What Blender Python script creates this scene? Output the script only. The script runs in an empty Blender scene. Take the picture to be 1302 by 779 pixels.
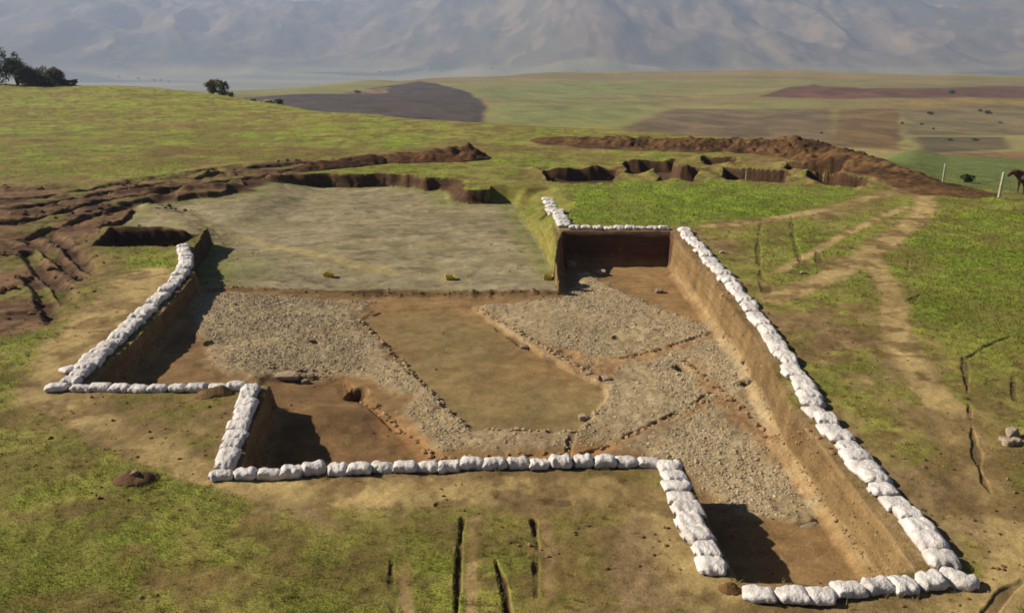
import bpy, math, random
import numpy as np
from mathutils import Vector, Matrix, noise as mnoise

random.seed(7)
rng = np.random.default_rng(11)
SC = bpy.context.scene
COL = SC.collection

# ------------------------------------------------------------------ camera model (pixels of the 1302 x 779 photograph)
CAMH, FPX, HOR = 8.5, 1230.0, 40.0
PITCH = math.atan((389.5 - HOR) / FPX)
SUN_AZ, SUN_EL = math.radians(170.0), math.radians(34.0)      # azimuth from +X


def ray(px, py):
    u = (px - 651.0) / FPX
    v = (py - 389.5) / FPX
    return np.array([u, math.cos(PITCH) - v * math.sin(PITCH), -math.sin(PITCH) - v * math.cos(PITCH)])


def g(px, py, z=0.0):
    d = ray(px, py)
    t = (z - CAMH) / d[2]
    return (t * d[0], t * d[1])


def P(pts, z=0.0):
    return [g(a, b, z) for a, b in pts]


# ------------------------------------------------------------------ numpy helpers
_T = np.random.default_rng(3).random((256, 256))


def vn(x, y, s=1.0, o=0.0):
    x = np.asarray(x, float) / s + 37.3 + o * 17.17
    y = np.asarray(y, float) / s + 91.7 + o * 29.31
    xi = np.floor(x).astype(int)
    yi = np.floor(y).astype(int)
    fx = x - xi
    fy = y - yi
    fx = fx * fx * (3 - 2 * fx)
    fy = fy * fy * (3 - 2 * fy)
    a = _T[xi & 255, yi & 255]
    b = _T[(xi + 1) & 255, yi & 255]
    c = _T[xi & 255, (yi + 1) & 255]
    d = _T[(xi + 1) & 255, (yi + 1) & 255]
    return (a * (1 - fx) + b * fx) * (1 - fy) + (c * (1 - fx) + d * fx) * fy


def fbm(x, y, s, n=4, o=0.0, gain=0.5):
    """0..1, mean 0.5"""
    t = 0.0
    amp = 1.0
    tot = 0.0
    for k in range(n):
        a = 0.6 * k
        xr = x * math.cos(a) - y * math.sin(a)
        yr = x * math.sin(a) + y * math.cos(a)
        t = t + amp * vn(xr, yr, s / 2 ** k, o + k * 1.3)
        tot += amp
        amp *= gain
    return t / tot


def sst(a, b, x):
    t = np.clip((x - a) / (b - a), 0, 1)
    return t * t * (3 - 2 * t)


def sd_poly(X, Y, poly, margin=None):
    """signed distance, positive inside; outside the padded bounding box it is just -margin"""
    poly = np.asarray(poly, float)
    out = None
    if margin is not None:
        x0, y0 = poly.min(0) - margin
        x1, y1 = poly.max(0) + margin
        m = (X > x0) & (X < x1) & (Y > y0) & (Y < y1)
        out = np.full(X.shape, -float(margin))
        if not m.any():
            return out
        xs, ys = X[m], Y[m]
    else:
        xs, ys = X.ravel(), Y.ravel()
    d2 = np.full(xs.shape, 1e18)
    ins = np.zeros(xs.shape, bool)
    n = len(poly)
    for i in range(n):
        ax, ay = poly[i]
        bx, by = poly[(i + 1) % n]
        ex, ey = bx - ax, by - ay
        wx, wy = xs - ax, ys - ay
        t = np.clip((wx * ex + wy * ey) / (ex * ex + ey * ey + 1e-12), 0, 1)
        d2 = np.minimum(d2, (wx - t * ex) ** 2 + (wy - t * ey) ** 2)
        c = (ay > ys) != (by > ys)
        with np.errstate(divide='ignore', invalid='ignore'):
            xi = ax + (ys - ay) / (by - ay) * ex
        ins ^= c & (xs < xi)
    s = np.sqrt(d2) * np.where(ins, 1, -1)
    if out is None:
        return s.reshape(X.shape)
    out[m] = np.maximum(s, -margin)
    return out


def d_line(X, Y, pts, margin=2.0):
    pts = np.asarray(pts, float)
    x0, y0 = pts.min(0) - margin
    x1, y1 = pts.max(0) + margin
    m = (X > x0) & (X < x1) & (Y > y0) & (Y < y1)
    out = np.full(X.shape, float(margin))
    if not m.any():
        return out
    xs, ys = X[m], Y[m]
    d2 = np.full(xs.shape, margin ** 2)
    for (ax, ay), (bx, by) in zip(pts[:-1], pts[1:]):
        ex, ey = bx - ax, by - ay
        t = np.clip(((xs - ax) * ex + (ys - ay) * ey) / (ex * ex + ey * ey + 1e-12), 0, 1)
        d2 = np.minimum(d2, (xs - ax - t * ex) ** 2 + (ys - ay - t * ey) ** 2)
    out[m] = np.sqrt(d2)
    return out


# ------------------------------------------------------------------ plan of the dig (metres, camera above the origin looking along +Y)
PIT = [(-11.75, 34.9), (-11.45, 33.5), (-11.2, 31), (-10.95, 28.5), (-10.8, 26.2), (-10.75, 24), (-10.5, 22.75),
       (-6.1, 22.75), (-5.85, 20.2), (-5.45, 17.8), (-3.9, 18.05), (-0.8, 18.22), (3.5, 18.45), (3.5, 16.2), (3.62, 13.75),
       (4.9, 13.65), (6.62, 14.05), (6.66, 15.5), (6.62, 18), (6.58, 21), (6.9, 24.5), (7.08, 28), (7.15, 32.5),
       (7.05, 42.0), (2.25, 42.0), (1.75, 39.0), (1.7, 36.2), (-1.5, 36.05), (-5, 36.3), (-8, 35.8), (-11.0, 35.0)]
TER = [(1.75, 36.1), (1.5, 39.5), (1.3, 42.4), (0.4, 49.9), (-0.5, 54), (-3.4, 54.2), (-4.6, 57.5), (-6.4, 59.5), (-11.4, 60.4),
       (-15, 58.9), (-14.3, 54.6), (-17.6, 53.4), (-18.9, 49.8), (-18.8, 43.6), (-13.6, 43.2), (-13.2, 41), (-12.8, 38.8),
       (-12.3, 36.6), (-11.8, 34.8), (-11, 34.85), (-8, 35.6), (-3, 35.9)]
SLOT = [(-17.3, 39.2), (-13.9, 39.3), (-13.7, 41), (-14.1, 43.0), (-18.1, 43.1)]
TESTS = [P([(700, 231), (782, 232), (782, 213), (690, 214)]), P([(800, 221), (862, 219), (860, 203), (797, 204)]),
         P([(836, 229), (888, 229), (884, 214), (840, 214)]), P([(922, 228), (1000, 232), (998, 217), (922, 213)]),
         P([(1003, 217), (1069, 223), (1066, 210), (1002, 205)]), P([(1032, 231), (1106, 238), (1103, 226), (1030, 221)]),
         P([(893, 208), (936, 209), (934, 201), (893, 200)])]
FZ = -1.12


def PF(q):
    return [g(a, b, float(np.interp(a, [240, 300, 420, 520], [-0.55, -0.72, -0.95, FZ]) if b < 475 else FZ)) for a, b in q]


COB = [PF(q) for q in [
    [(235, 385), (262, 371), (370, 372), (470, 374), (452, 398), (500, 450), (545, 488), (565, 515), (548, 540), (515, 532),
     (520, 505), (470, 480), (440, 475), (400, 470), (330, 474), (300, 470), (262, 452), (258, 415)],
    [(522, 545), (566, 514), (600, 546), (715, 546), (770, 515), (790, 530), (742, 566), (650, 578), (552, 576)],
    [(605, 383), (712, 373), (742, 336), (790, 362), (845, 388), (908, 408), (870, 422), (790, 452), (742, 455), (700, 436),
     (655, 420), (640, 400)],
    [(768, 480), (800, 462), (850, 438), (890, 470), (893, 505), (850, 525), (800, 545), (745, 562), (720, 558), (752, 525)],
    [(880, 435), (930, 430), (960, 480), (990, 530), (1035, 585), (1062, 628), (1035, 668), (960, 668), (890, 628), (860, 590),
     (800, 572), (850, 545), (905, 515), (905, 478)],
    [(650, 395), (712, 374), (790, 362), (845, 388), (935, 428), (965, 480), (1000, 535), (1058, 628), (1035, 666), (960, 668), (890, 628), (860, 590), (800, 572), (742, 562), (775, 500), (770, 478), (710, 438)],
    [(612, 384), (640, 384), (720, 445), (770, 478), (760, 488), (690, 448), (625, 405)],
]]
CLAY = [P(q, FZ) for q in [
    [(425, 478), (440, 478), (500, 530), (548, 560), (560, 585), (520, 590), (478, 545)],
    [(868, 452), (884, 456), (940, 520), (990, 570), (1060, 640), (1030, 640), (965, 575), (905, 512)],
    [(600, 582), (740, 575), (840, 541), (905, 510), (896, 522), (840, 552), (742, 584), (600, 590)],
    [(655, 425), (720, 440), (800, 455), (780, 478), (735, 470)],
    [(790, 452), (905, 420), (910, 428), (800, 460)]]]
ROOM = P([(474, 386), (600, 381), (640, 412), (700, 452), (768, 488), (772, 505), (736, 549), (596, 549), (564, 518), (505, 452), (458, 400)], FZ)
STEPS = [P(q, FZ) for q in [[(330, 482), (420, 474), (440, 480), (500, 535), (548, 590), (320, 600)]]]      # lower sondage at the front left
PLOUGH_TOP = None

BAGS = {
    'front': [(-5.95, 17.36), (-3.95, 17.70), (-2.38, 17.81), (-0.81, 17.92), (0.78, 17.99), (3.02, 18.12)],
    'll': [(-6.42, 22.5), (-6.10, 20.17), (-5.80, 17.75)],
    'ul': [(-10.85, 22.40), (-9.51, 22.37), (-8.13, 22.32), (-6.55, 22.42)],
    'left': [(-13.5, 38.9), (-12.75, 36.9), (-12.2, 35.2), (-11.85, 33.2), (-11.65, 30.95), (-11.40, 28.46), (-11.25, 26.24), (-11.22, 24.72), (-11.06, 23.46), (-10.95, 22.5)],
    'rl': [(1.95, 52.3), (2.2, 47.24), (2.4, 43.0)],
    'rear': [(2.55, 42.42), (7.0, 42.48)],
    'right': [(7.55, 42.0), (7.62, 32.51), (7.52, 28.21), (7.34, 24.52), (7.06, 20.88), (7.08, 19.3), (7.08, 18.1), (7.1, 16.54), (7.13, 15.77), (7.13, 14.79), (7.08, 14.05)],
    'br': [(3.18, 18.1), (3.18, 17.31), (3.18, 16.35), (3.2, 15.39), (3.25, 14.53), (3.3, 13.9)],
    'bot': [(3.62, 13.3), (4.35, 13.28), (4.89, 13.26), (5.44, 13.4), (6.12, 13.55), (6.92, 13.64)],
}

def smooth(q, n=5):
    q = [np.array(v, float) for v in q]
    if len(q) < 3:
        return [tuple(v) for v in q]
    e = [2 * q[0] - q[1]] + q + [2 * q[-1] - q[-2]]
    out = []
    for i in range(1, len(e) - 2):
        a, b, c, d = e[i - 1], e[i], e[i + 1], e[i + 2]
        for k in range(n):
            t = k / n
            out.append(tuple(0.5 * (2 * b + (c - a) * t + (2 * a - 5 * b + 4 * c - d) * t * t + (3 * b - a - 3 * c + d) * t ** 3)))
    out.append(tuple(q[-1]))
    return out


TRACKS = [smooth(P(q)) for q in [[(-60, 268), (36, 262), (150, 240), (240, 226), (330, 211), (440, 204)], [(-60, 282), (36, 276), (150, 250), (260, 233), (350, 218), (430, 210)],
                                 [(-60, 252), (36, 250), (140, 234), (230, 219), (330, 206)], [(-60, 300), (36, 296), (110, 272), (190, 255), (260, 243)],
                                 [(36, 300), (70, 320), (110, 352)], [(36, 318), (60, 345), (92, 385)], [(36, 345), (56, 372), (70, 405)], [(60, 290), (95, 318), (125, 345)]]]
RUTS = [smooth(P(q)) for q in [
    [(588, 660), (584, 700), (580, 779)], [(679, 663), (681, 700), (682, 755)], [(498, 712), (497, 745), (501, 779)], [(630, 712), (640, 740), (646, 779)],
    [(1226, 455), (1230, 500), (1238, 560), (1252, 615), (1278, 650), (1290, 690)], [(1285, 428), (1255, 440), (1226, 458)],
    [(968, 282), (964, 310), (967, 345), (976, 372)], [(1006, 275), (1008, 300), (1017, 330), (1020, 355)],
    [(1132, 352), (1152, 345), (1155, 332), (1148, 325)], [(1160, 382), (1185, 364), (1218, 350)], [(1085, 405), (1120, 402)],
    [(1045, 375), (1090, 372)], [(1288, 480), (1290, 510)], [(1040, 320), (1042, 334)], [(1258, 779), (1280, 750), (1300, 738)], [(560, 640), (600, 636)], [(690, 637), (722, 638)]]]
PATHS = [(smooth(P([(1172, 240), (1178, 262), (1150, 292), (1104, 322), (1050, 352), (985, 382)])), 0.55),
         (smooth(P([(1104, 320), (1122, 352), (1136, 385), (1140, 425), (1165, 470), (1205, 530), (1245, 600), (1285, 680), (1290, 740), (1230, 779)])), 0.42),
         (smooth(P([(1160, 236), (1090, 255), (1000, 275), (900, 288)])), 0.4),
         (smooth(P([(1150, 262), (1070, 300), (990, 345)])), 0.25),
         (smooth(P([(120, 470), (80, 500), (130, 540), (200, 575), (260, 600), (380, 625), (560, 625), (760, 622), (850, 650), (880, 720), (930, 779)])), 0.55),
         (smooth(P([(80, 500), (100, 440), (150, 390), (190, 345)])), 0.9),
         (smooth(P([(170, 290), (250, 291), (330, 310), (430, 330), (500, 345)], -1.0)), 0.35)]
CHURN = P([(-60, 232), (36, 236), (150, 232), (260, 214), (380, 203), (470, 204), (430, 212), (360, 225), (300, 240), (240, 258), (190, 275), (140, 285),
           (120, 300), (125, 330), (110, 360), (85, 390), (60, 415), (36, 425), (-60, 430)])
LUSH = [(P(q), w) for q, w in [
    [[(0, 520), (120, 560), (250, 600), (380, 660), (440, 779), (150, 790), (-40, 790), (-40, 520)], 0.6],
    [[(460, 680), (600, 660), (700, 680), (720, 779), (450, 790)], 0.45],
    [[(720, 228), (900, 228), (1100, 238), (1090, 256), (980, 278), (850, 288), (728, 288), (712, 260)], 1.0],
    [[(1180, 248), (1302, 250), (1340, 300), (1340, 470), (1240, 450), (1160, 400), (1120, 325), (1150, 290)], 0.8],
    [[(900, 292), (1130, 262), (1100, 315), (1040, 350), (960, 340)], 0.45],
    [[(132, 313), (225, 313), (222, 335), (190, 345), (140, 330)], 0.8],
    [[(-60, 380), (75, 400), (70, 430), (36, 445), (-60, 450)], 0.7],
    [[(500, 205), (700, 185), (830, 198), (790, 212), (560, 215), (400, 222)], 0.55],
    [[(-40, 150), (300, 168), (620, 168), (440, 200), (330, 205), (150, 226), (-40, 226)], 0.55],
    [[(640, 240), (700, 235), (716, 290), (690, 330), (655, 270)], 0.6],
    [[(1000, 460), (1300, 440), (1340, 560), (1250, 600), (1100, 520)], 0.2]]]
DRY = [(P(q), w) for q, w in [
    [[(900, 300), (980, 320), (1010, 360), (1130, 400), (1150, 470), (1200, 540), (1280, 680), (1290, 790), (1215, 745), (1180, 640), (1060, 510), (950, 380)], 0.5],
    [[(80, 500), (130, 340), (190, 345), (215, 340), (100, 470)], 0.8],
    [[(80, 495), (300, 500), (270, 610), (840, 600), (850, 650), (560, 650), (420, 650), (250, 610), (150, 550)], 0.55],
    [[(830, 600), (930, 740), (1230, 750), (1300, 720), (1330, 790), (800, 790), (760, 680)], 0.45]]]
CREST = [(-400, 112), (0, 110), (36, 110), (150, 111), (250, 119), (330, 134), (420, 150), (520, 160), (620, 166), (700, 169), (800, 173), (1000, 186), (1100, 207),
         (1200, 243), (1302, 256), (1700, 270)]
_ca = np.array([g(a, b)[0] / g(a, b)[1] for a, b in CREST])
_cr = np.array([g(a, b)[1] for a, b in CREST])


# ------------------------------------------------------------------ far terrain height
_rim_a = np.array([-2, -0.45, -0.25, -0.1, -0.03, 0.05, 0.2, 0.5, 2])
_rim_r = np.array([600, 620, 720, 880, 960, 1150, 1180, 1100, 1000.])


def far_z(x, y):
    x = np.asarray(x, float)
    y = np.asarray(y, float)
    r = np.hypot(x, y)
    a = x / np.maximum(y, 1e-3)
    rim = np.interp(a, _rim_a, _rim_r)
    zp = np.interp(r, [0, 60, 150, 250, 400, 700, 1100, 1400], [-13, -14, -19, -23, -27.5, -33, -37.5, -40])
    zp = zp + (fbm(x, y, 260, 3, 2.0) - 0.5) * 5 * sst(180, 500, r) + (fbm(x, y, 60, 2, 5.0) - 0.5) * 0.8
    zp = zp + 5.5 * np.exp(-(((a - 0.36) / 0.13) ** 2 + ((r - 690) / 90) ** 2))
    zp = zp + (fbm(a * 1000, a * 0 + 5.0, 130, 3, 14.0) - 0.55) * 13 * sst(650, 1050, r) + (fbm(a * 1000, r * 0.5, 90, 2, 15.0) - 0.5) * 4 * sst(350, 700, r)
    zv = -165 + (fbm(x, y, 500, 3, 4.0) - 0.5) * 8 + np.where(a > -0.2, 1, 0) * 0
    drop = sst(0, 1, (r - rim) / (rim * 1.1 + 300))
    z = zp * (1 - drop) + zv * drop
    # mountains
    foot = 3950 + (fbm(x, y * 0.25, 1000, 4, 8.0) - 0.5) * 2000
    m = 0.78 * sst(-0.1, 1, (r - foot) / 1900) + 0.20 * sst(6300, 8300, r)
    rid = 1 - np.abs(2 * fbm(x, y * 0.45, 1300, 5, 1.0, 0.5) - 1) * 2.2
    gul = 1 - np.abs(2 * fbm(x, y * 0.5, 430, 5, 6.0, 0.5) - 1) * 2.0
    h = 318 + 125 * rid + 95 * gul + 110 * (fbm(x, y, 2600, 2, 3.0) - 0.5) + 70 * np.sin(a * 9 + 1.0)
    return z + m * h + sst(0, 1, (r - foot) / 600) * 20 * gul * np.clip(1 - m, 0, 1)


# ------------------------------------------------------------------ near ground: height and albedo
def lin(r, gg, b):
    f = lambda c: c / 12.92 if c <= 0.04045 else ((c + 0.055) / 1.055) ** 2.4
    return np.array([f(r / 255), f(gg / 255), f(b / 255)])


def floor_z(x, y):
    D = 1.02 + np.clip((y - 18) * 0.021, -0.05, 0.56) - 0.50 * sst(-4.5, -10.5, x) - 0.15 * sst(-8, -10.8, x) * sst(28, 36, y)
    return -D + (fbm(x, y, 3.0, 3, 12.0) - 0.5) * 0.12 + (fbm(x, y, 0.35, 3, 13.0) - 0.5) * 0.035


def near(x, y, full=True):
    """height, and with full also the albedo and a grass density"""
    r = np.hypot(x, y)
    big = (fbm(x, y, 9.0, 3, 20.0) - 0.5) * 0.22 * sst(0, 1, (np.minimum(sd_poly(x, y, PIT, 3) * -1, 3)) / 3)
    z = big + (fbm(x, y, 0.8, 3, 21.0) - 0.5) * 0.09 + (fbm(x, y, 0.22, 2, 22.0) - 0.5) * 0.035
    z = z + (fbm(x, y, 30, 2, 23.0) - 0.5) * 1.0 * sst(60, 110, r)
    j = (fbm(x, y, 0.9, 3, 24.0) - 0.5) * 0.16            # wobble of every earth edge
    j2 = (fbm(x, y, 0.5, 3, 25.0) - 0.5) * 0.5
    # churned ground
    sc = sd_poly(x, y, CHURN, 6) + j2 * 2
    churn = sst(-0.6, 0.8, sc)
    cl = fbm(x, y, 1.3, 4, 26.0, 0.6) - 0.5
    ca = math.atan2(14, 40)
    xr, yr = x * math.cos(ca) + y * math.sin(ca), -x * math.sin(ca) + y * math.cos(ca)
    trk = (fbm(xr / 9, yr, 0.75, 3, 27.0) - 0.5)
    z = z + churn * (cl * 0.22 + trk * 0.45 - 0.1)
    tkm = np.zeros_like(x)
    for q in TRACKS:
        tkm = np.maximum(tkm, sst(0.42, 0.12, d_line(x, y, q, 2) + j2 * 0.35))
    tkm = tkm * churn
    z = z - 0.22 * tkm
    # terrace
    st = sd_poly(x, y, TER, 4) + j + (fbm(x, y, 0.4, 3, 39.0) - 0.5) * 0.15 * sst(38, 37, y) + (fbm(x, y, 2.4, 3, 35.0) - 0.5) * 1.7 * sst(46, 50, y)
    wt = np.where(y < 37.3, 0.1, 0.22 + 1.5 * sst(0.45, 0.62, fbm(x, y, 3.2, 2, 18.0)) * (y > 47)) + np.where((x > -1.2) & (y > 37.5), np.clip((y - 37.5) * 0.13, 0, 1.5), 0)
    inT = sst(0, 1, (st + wt) / np.maximum(wt, 0.05))
    BK = [(-19.2, 50.5), (-16.6, 48.0), (-14.6, 45.6), (-14.2, 42.8), (-19.2, 42.8)]
    tz = 0.42 * sst(-11.5, -14.5, x) * sst(46, 50, y) + 0.16 * sst(50, 54, y) + 0.5 * sst(-1.6, 0.8, sd_poly(x, y, BK, 3) + j2) - 0.98 - 0.12 * sst(45, 36, y) + 0.38 * sst(-6.0, -11.5, x) * sst(44, 38, y) + (fbm(x, y, 2.5, 3, 28.0) - 0.5) * 0.1 + (fbm(x, y, 0.4, 3, 29.0) - 0.5) * 0.05
    z = z * (1 - inT) + tz * inT
    ss = sd_poly(x, y, SLOT, 3) + j
    inS = sst(-0.12, 0.14, ss)
    z = np.where(inS > 0, np.minimum(z, z * (1 - inS) - 1.0 * inS), z)
    tests = np.zeros_like(x)
    rimt = np.zeros_like(x)
    for q in TESTS:
        sq = sd_poly(x, y, q, 3) + (fbm(x, y, 2.2, 3, 19.0) - 0.5) * 1.1
        mm = sst(-0.1, 0.1, sq)
        tests = np.maximum(tests, mm)
        z = z + 0.5 * (fbm(x, y, 1.1, 3, 16.0) - 0.42) * sst(-1.3, -0.3, sq) * (1 - mm)
        rimt = np.maximum(rimt, sst(-1.4, -0.3, sq) * (1 - mm))
    z = z * (1 - tests) - 0.85 * tests
    # the deep trench
    sp = sd_poly(x, y, PIT, 3) + j * 0.35
    bat = 0.20
    inP = sst(0, 1, sp / bat)
    fz = floor_z(x, y)
    sr = sd_poly(x, y, ROOM, 2)
    room = sst(-0.05, 0.12, sr + j * 0.7)
    cob = np.zeros_like(x)
    for q in COB:
        cob = np.maximum(cob, sst(-0.25, 0.25, sd_poly(x, y, q, 2) + j2 * 1.1))
    cob = cob * (1 - room * 0.9)
    cob = cob * (0.75 + 0.25 * sst(0.34, 0.5, fbm(x, y, 1.7, 3, 38.0)))
    clay = np.zeros_like(x)
    for q in CLAY:
        clay = np.maximum(clay, sst(-0.25, 0.25, sd_poly(x, y, q, 2) + j2 * 1.2))
    low = sst(-0.1, 0.2, sd_poly(x, y, STEPS[0], 2) + j * 1.5)
    hole = np.zeros_like(x)
    for (px, py, rr) in [(453, 497, 0.30), (268, 451, 0.15), (866, 466, 0.22), (950, 489, 0.2), (785, 425, 0.14), (800, 412, 0.12), (400, 437, 0.13)]:
        hx, hy = g(px, py, FZ)
        hole = np.maximum(hole, sst(1.2, 0.5, np.hypot(x - hx, (y - hy) * 0.7) / rr + j2 * 1.3))
    hump = 0.40 * sst(20.0, 22.5, y) * sst(24.6, 23.2, y) * sst(-2.6, -5.2, x) * sst(-9.0, -6.8, x)
    fz = fz + 0.07 * cob - 0.05 * room - 0.04 * clay * (1 - cob) - 0.06 * low * (1 - cob) - 0.38 * hole + hump
    fz = fz + cob * (fbm(x, y, 0.17, 2, 30.0) - 0.5) * 0.05 + (fbm(x, y, 1.1, 3, 33.0) - 0.5) * 0.10
    cut = np.full_like(x, 2.0)
    for q in [[(742, 578), (800, 556), (880, 515), (905, 500)], [(790, 452), (840, 440), (905, 418), (930, 410)], [(484, 388), (460, 396)], [(1010, 680), (1042, 668)],
              [(722, 576), (728, 550)], [(440, 486), (500, 545)], [(370, 482), (405, 478)], [(620, 403), (690, 447), (752, 478)]]:
        cut = np.minimum(cut, d_line(x, y, P(q, FZ), 2))
    cutm = sst(0.10, 0.02, cut + j2 * 0.3) * sst(0.38, 0.52, fbm(x, y, 0.9, 2, 34.0))
    fz = fz - 0.07 * cutm
    tal = np.clip(sst(0.48, 0.08, sp + j2 * 0.3) * (0.5 + fbm(x, y, 1.5, 3, 17.0)), 0, 1) * np.where(x > 5, 1.0, 0.45) * (y < 40)
    fz = fz + 0.26 * tal * (sp > 0)
    z0 = z
    z = np.where(sp > 0, z0 * (1 - inP) + np.minimum(fz, z0) * inP, z0)
    # ruts
    rut = np.zeros_like(x)
    path_r = np.zeros_like(x)
    for k, q in enumerate(RUTS):
        dl = d_line(x, y, q, 2) + j2 * 0.16 + (fbm(x, y, 1.6, 2, 36.0) - 0.5) * (0.05 if k < 4 else 0.35)
        dl2 = d_line(x - 0.22, y, q, 2) + j2 * 0.1 if k < 3 else dl
        w = 0.052 if k < 4 else 0.05
        rut = np.maximum(rut, sst(w * 1.3, w * 0.5, dl) * (1.0 if k < 2 or k == 3 else 0.55))
        if k < 3:
            path_r = np.maximum(path_r, sst(0.14, 0.05, np.abs(dl2 - 0.0)))
    out = (inP < 0.02) & (inT < 0.05)
    rut = rut * out * sst(0.3, 0.55, fbm(x, y, 0.8, 2, 31.0) + 0.1)
    z = z - 0.07 * rut
    # plateau edge
    a = x / np.maximum(y, 1.0)
    yc = np.interp(a, _ca, _cr)
    over = np.maximum(y - yc, 0)
    soft = sst(0.25, 0.42, a)
    dropA = 0.42 * np.maximum(over - 3, 0) * sst(0, 25, over) + 0.004 * over ** 2 * 0
    dropB = 0.085 * over + 0.4 * np.maximum(over - 45, 0)
    z = z - dropA * (1 - soft) - dropB * soft
    # rise at the far left
    z = z + 0.6 * sst(-0.46, -0.54, a) * sst(120, 165, y)
    z = np.maximum(z, far_z(x, y) - 2.5)
    if not full:
        return z
    # ---------------- albedo
    n1 = fbm(x, y, 2.2, 4, 40.0)
    n2 = fbm(x, y, 0.5, 3, 41.0)
    n3 = fbm(x, y, 7.0, 3, 42.0)
    n4 = fbm(x, y, 0.12, 2, 43.0)
    lush = np.full_like(x, 0.30)
    for q, w in LUSH:
        lush = np.maximum(lush, w * sst(-1.6, 1.2, sd_poly(x, y, q, 6) + j2 * 3))
    dry = np.zeros_like(x)
    for q, w in DRY:
        dry = np.maximum(dry, w * sst(-1.2, 1.2, sd_poly(x, y, q, 6) + j2 * 3))
    path = np.zeros_like(x)
    for q, w in PATHS:
        path = np.maximum(path, sst(w * 1.5, w * 0.4, d_line(x, y, q, 3) + j2 * 0.4))
    path = np.maximum(path, path_r * 0.6 * out)
    halo = sst(1.7, 0.25, -sp + j2 * 1.2) * 0.7
    bare = np.clip(np.maximum(np.maximum(path * 1.25, halo), dry), 0, 1.2)
    gcov = np.clip(lush * 1.25 + 0.55 - bare * 1.0 + (n1 - 0.5) * 1.5 + (n2 - 0.5) * 0.9, 0, 1)
    gcov = sst(0.25, 0.75, gcov)
    c = lambda *v: lin(*v)[None, :]
    X = lambda m: m.ravel()[:, None]
    mix = lambda A, B, m: A * (1 - X(m)) + B * X(m)
    soil = mix(c(158, 134, 94), c(122, 98, 66), np.clip(n2 * 0.8 + n4 * 0.5 - 0.1, 0, 1))
    gdry = mix(c(146, 130, 72), c(124, 118, 58), n1)
    glush = mix(c(102, 124, 36), c(134, 152, 48), np.clip(n2 * 1.4 - 0.2, 0, 1))
    gl = np.clip(lush * (0.85 + 0.15 * sst(16, 30, y)) + (n1 - 0.5) * 1.1 + (n2 - 0.5) * 0.7 - 0.5 * bare, 0, 1)
    grass = mix(gdry, glush, gl)
    red = sst(0.52, 0.68, fbm(x * 0.4, y, 5.0, 5, 44.0, 0.6)) * sst(55, 70, y) * 0.6
    grass = mix(grass, mix(c(128, 100, 56), c(100, 84, 44), n2), red)
    grass = mix(grass, c(142, 152, 56), sst(65, 120, y) * 0.5)
    alb = mix(soil, grass, gcov)
    alb = mix(alb, c(176, 152, 98), path * 0.85 * (1 - gcov * 0.35))
    # brown blotches in turf
    bl = np.maximum(sst(0.51, 0.66, fbm(x, y, 0.8, 4, 45.0)) * 0.75, sst(0.5, 0.68, fbm(x, y, 2.8, 4, 49.0)) * 0.55) * (1 - 0.5 * sst(0.7, 1.0, lush))
    alb = mix(alb, mix(c(124, 100, 62), c(96, 76, 46), n2), bl)
    chc = mix(c(118, 90, 63), c(78, 57, 40), np.clip(trk * 2.4 + cl + 0.5, 0, 1))
    chc = mix(chc, c(142, 114, 80), sst(0.48, 0.7, n2) * 0.6)
    chc = mix(chc, c(68, 50, 36), tkm * 0.7)
    chc = mix(chc, c(118, 112, 56), sst(0.58, 0.7, fbm(x, y, 2.6, 4, 48.0)) * 0.7)
    alb = mix(alb, chc, churn * (1 - sst(0.74, 0.86, n1) * 0.8))
    alb = mix(alb, mix(c(150, 126, 78), c(118, 112, 56), n2), rimt * sst(0.42, 0.6, n1) * 0.8)
    # right lower pasture, a cooler green
    pas = sst(2, 8, over) * soft
    alb = mix(alb, mix(c(88, 108, 58), c(112, 120, 66), n1), pas * 0.9)
    # terrace
    terc = mix(c(154, 142, 110), c(132, 120, 90), np.clip(fbm(x, y * 1.3, 1.1, 5, 46.0, 0.6) * 2.4 - 0.7, 0, 1))
    terc = mix(terc, c(104, 92, 64), sst(0.6, 0.75, fbm(x, y * 1.6, 0.8, 4, 37.0)) * 0.7)
    terc = mix(terc, c(150, 138, 96), sst(0.5, 0.75, n1) * 0.5 + path * 0.5 * 0.8)
    ptr = d_line(x, y, PATHS[-1][0], 3)
    terc = mix(terc, c(164, 146, 98), sst(0.7, 0.2, ptr + j2 * 0.4) * 0.6)
    tgr = np.maximum(sst(1.2, 0.1, st + j2 * 3) * (y > 38) * 0.7, sst(4.0, 0, np.hypot(x + 12.3, (y - 37.5) * 0.8) + j2 * 3))
    terc = mix(terc, c(112, 118, 52), np.clip(tgr * 0.75, 0, 1))
    bankE = sst(0.0, -0.35, st) * (x > -1.5)
    alb = mix(alb, terc, sst(0.7, 1.0, inT))
    wallT = sst(0.05, 0.3, inT) * sst(1.0, 0.75, inT)
    alb = mix(alb, c(86, 62, 42), wallT * (x < -0.8))
    be = sst(0.02, 0.3, inT) * sst(1.0, 0.9, inT) * (x > -1.5) * (y > 38)
    alb = mix(alb, mix(c(108, 122, 46), c(140, 118, 66), n2), be)
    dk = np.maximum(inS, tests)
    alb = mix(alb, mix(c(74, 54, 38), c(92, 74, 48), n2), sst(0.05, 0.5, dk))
    alb = mix(alb, mix(c(88, 68, 46), c(70, 54, 38), n2), rut)
    # trench floor
    fl = mix(c(154, 124, 82), c(124, 96, 62), np.clip(n1 * 0.9 + n2 * 0.5 - 0.2, 0, 1))
    fl = mix(fl, mix(c(148, 120, 78), c(128, 102, 64), n1), room)
    fl = mix(fl, c(126, 114, 74), room * sst(0.52, 0.75, n3) * 0.6)
    cob = cob * (1 - 0.72 * clay)
    fl = mix(fl, c(164, 120, 74), clay * (0.30 + 0.48 * n2))
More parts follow.
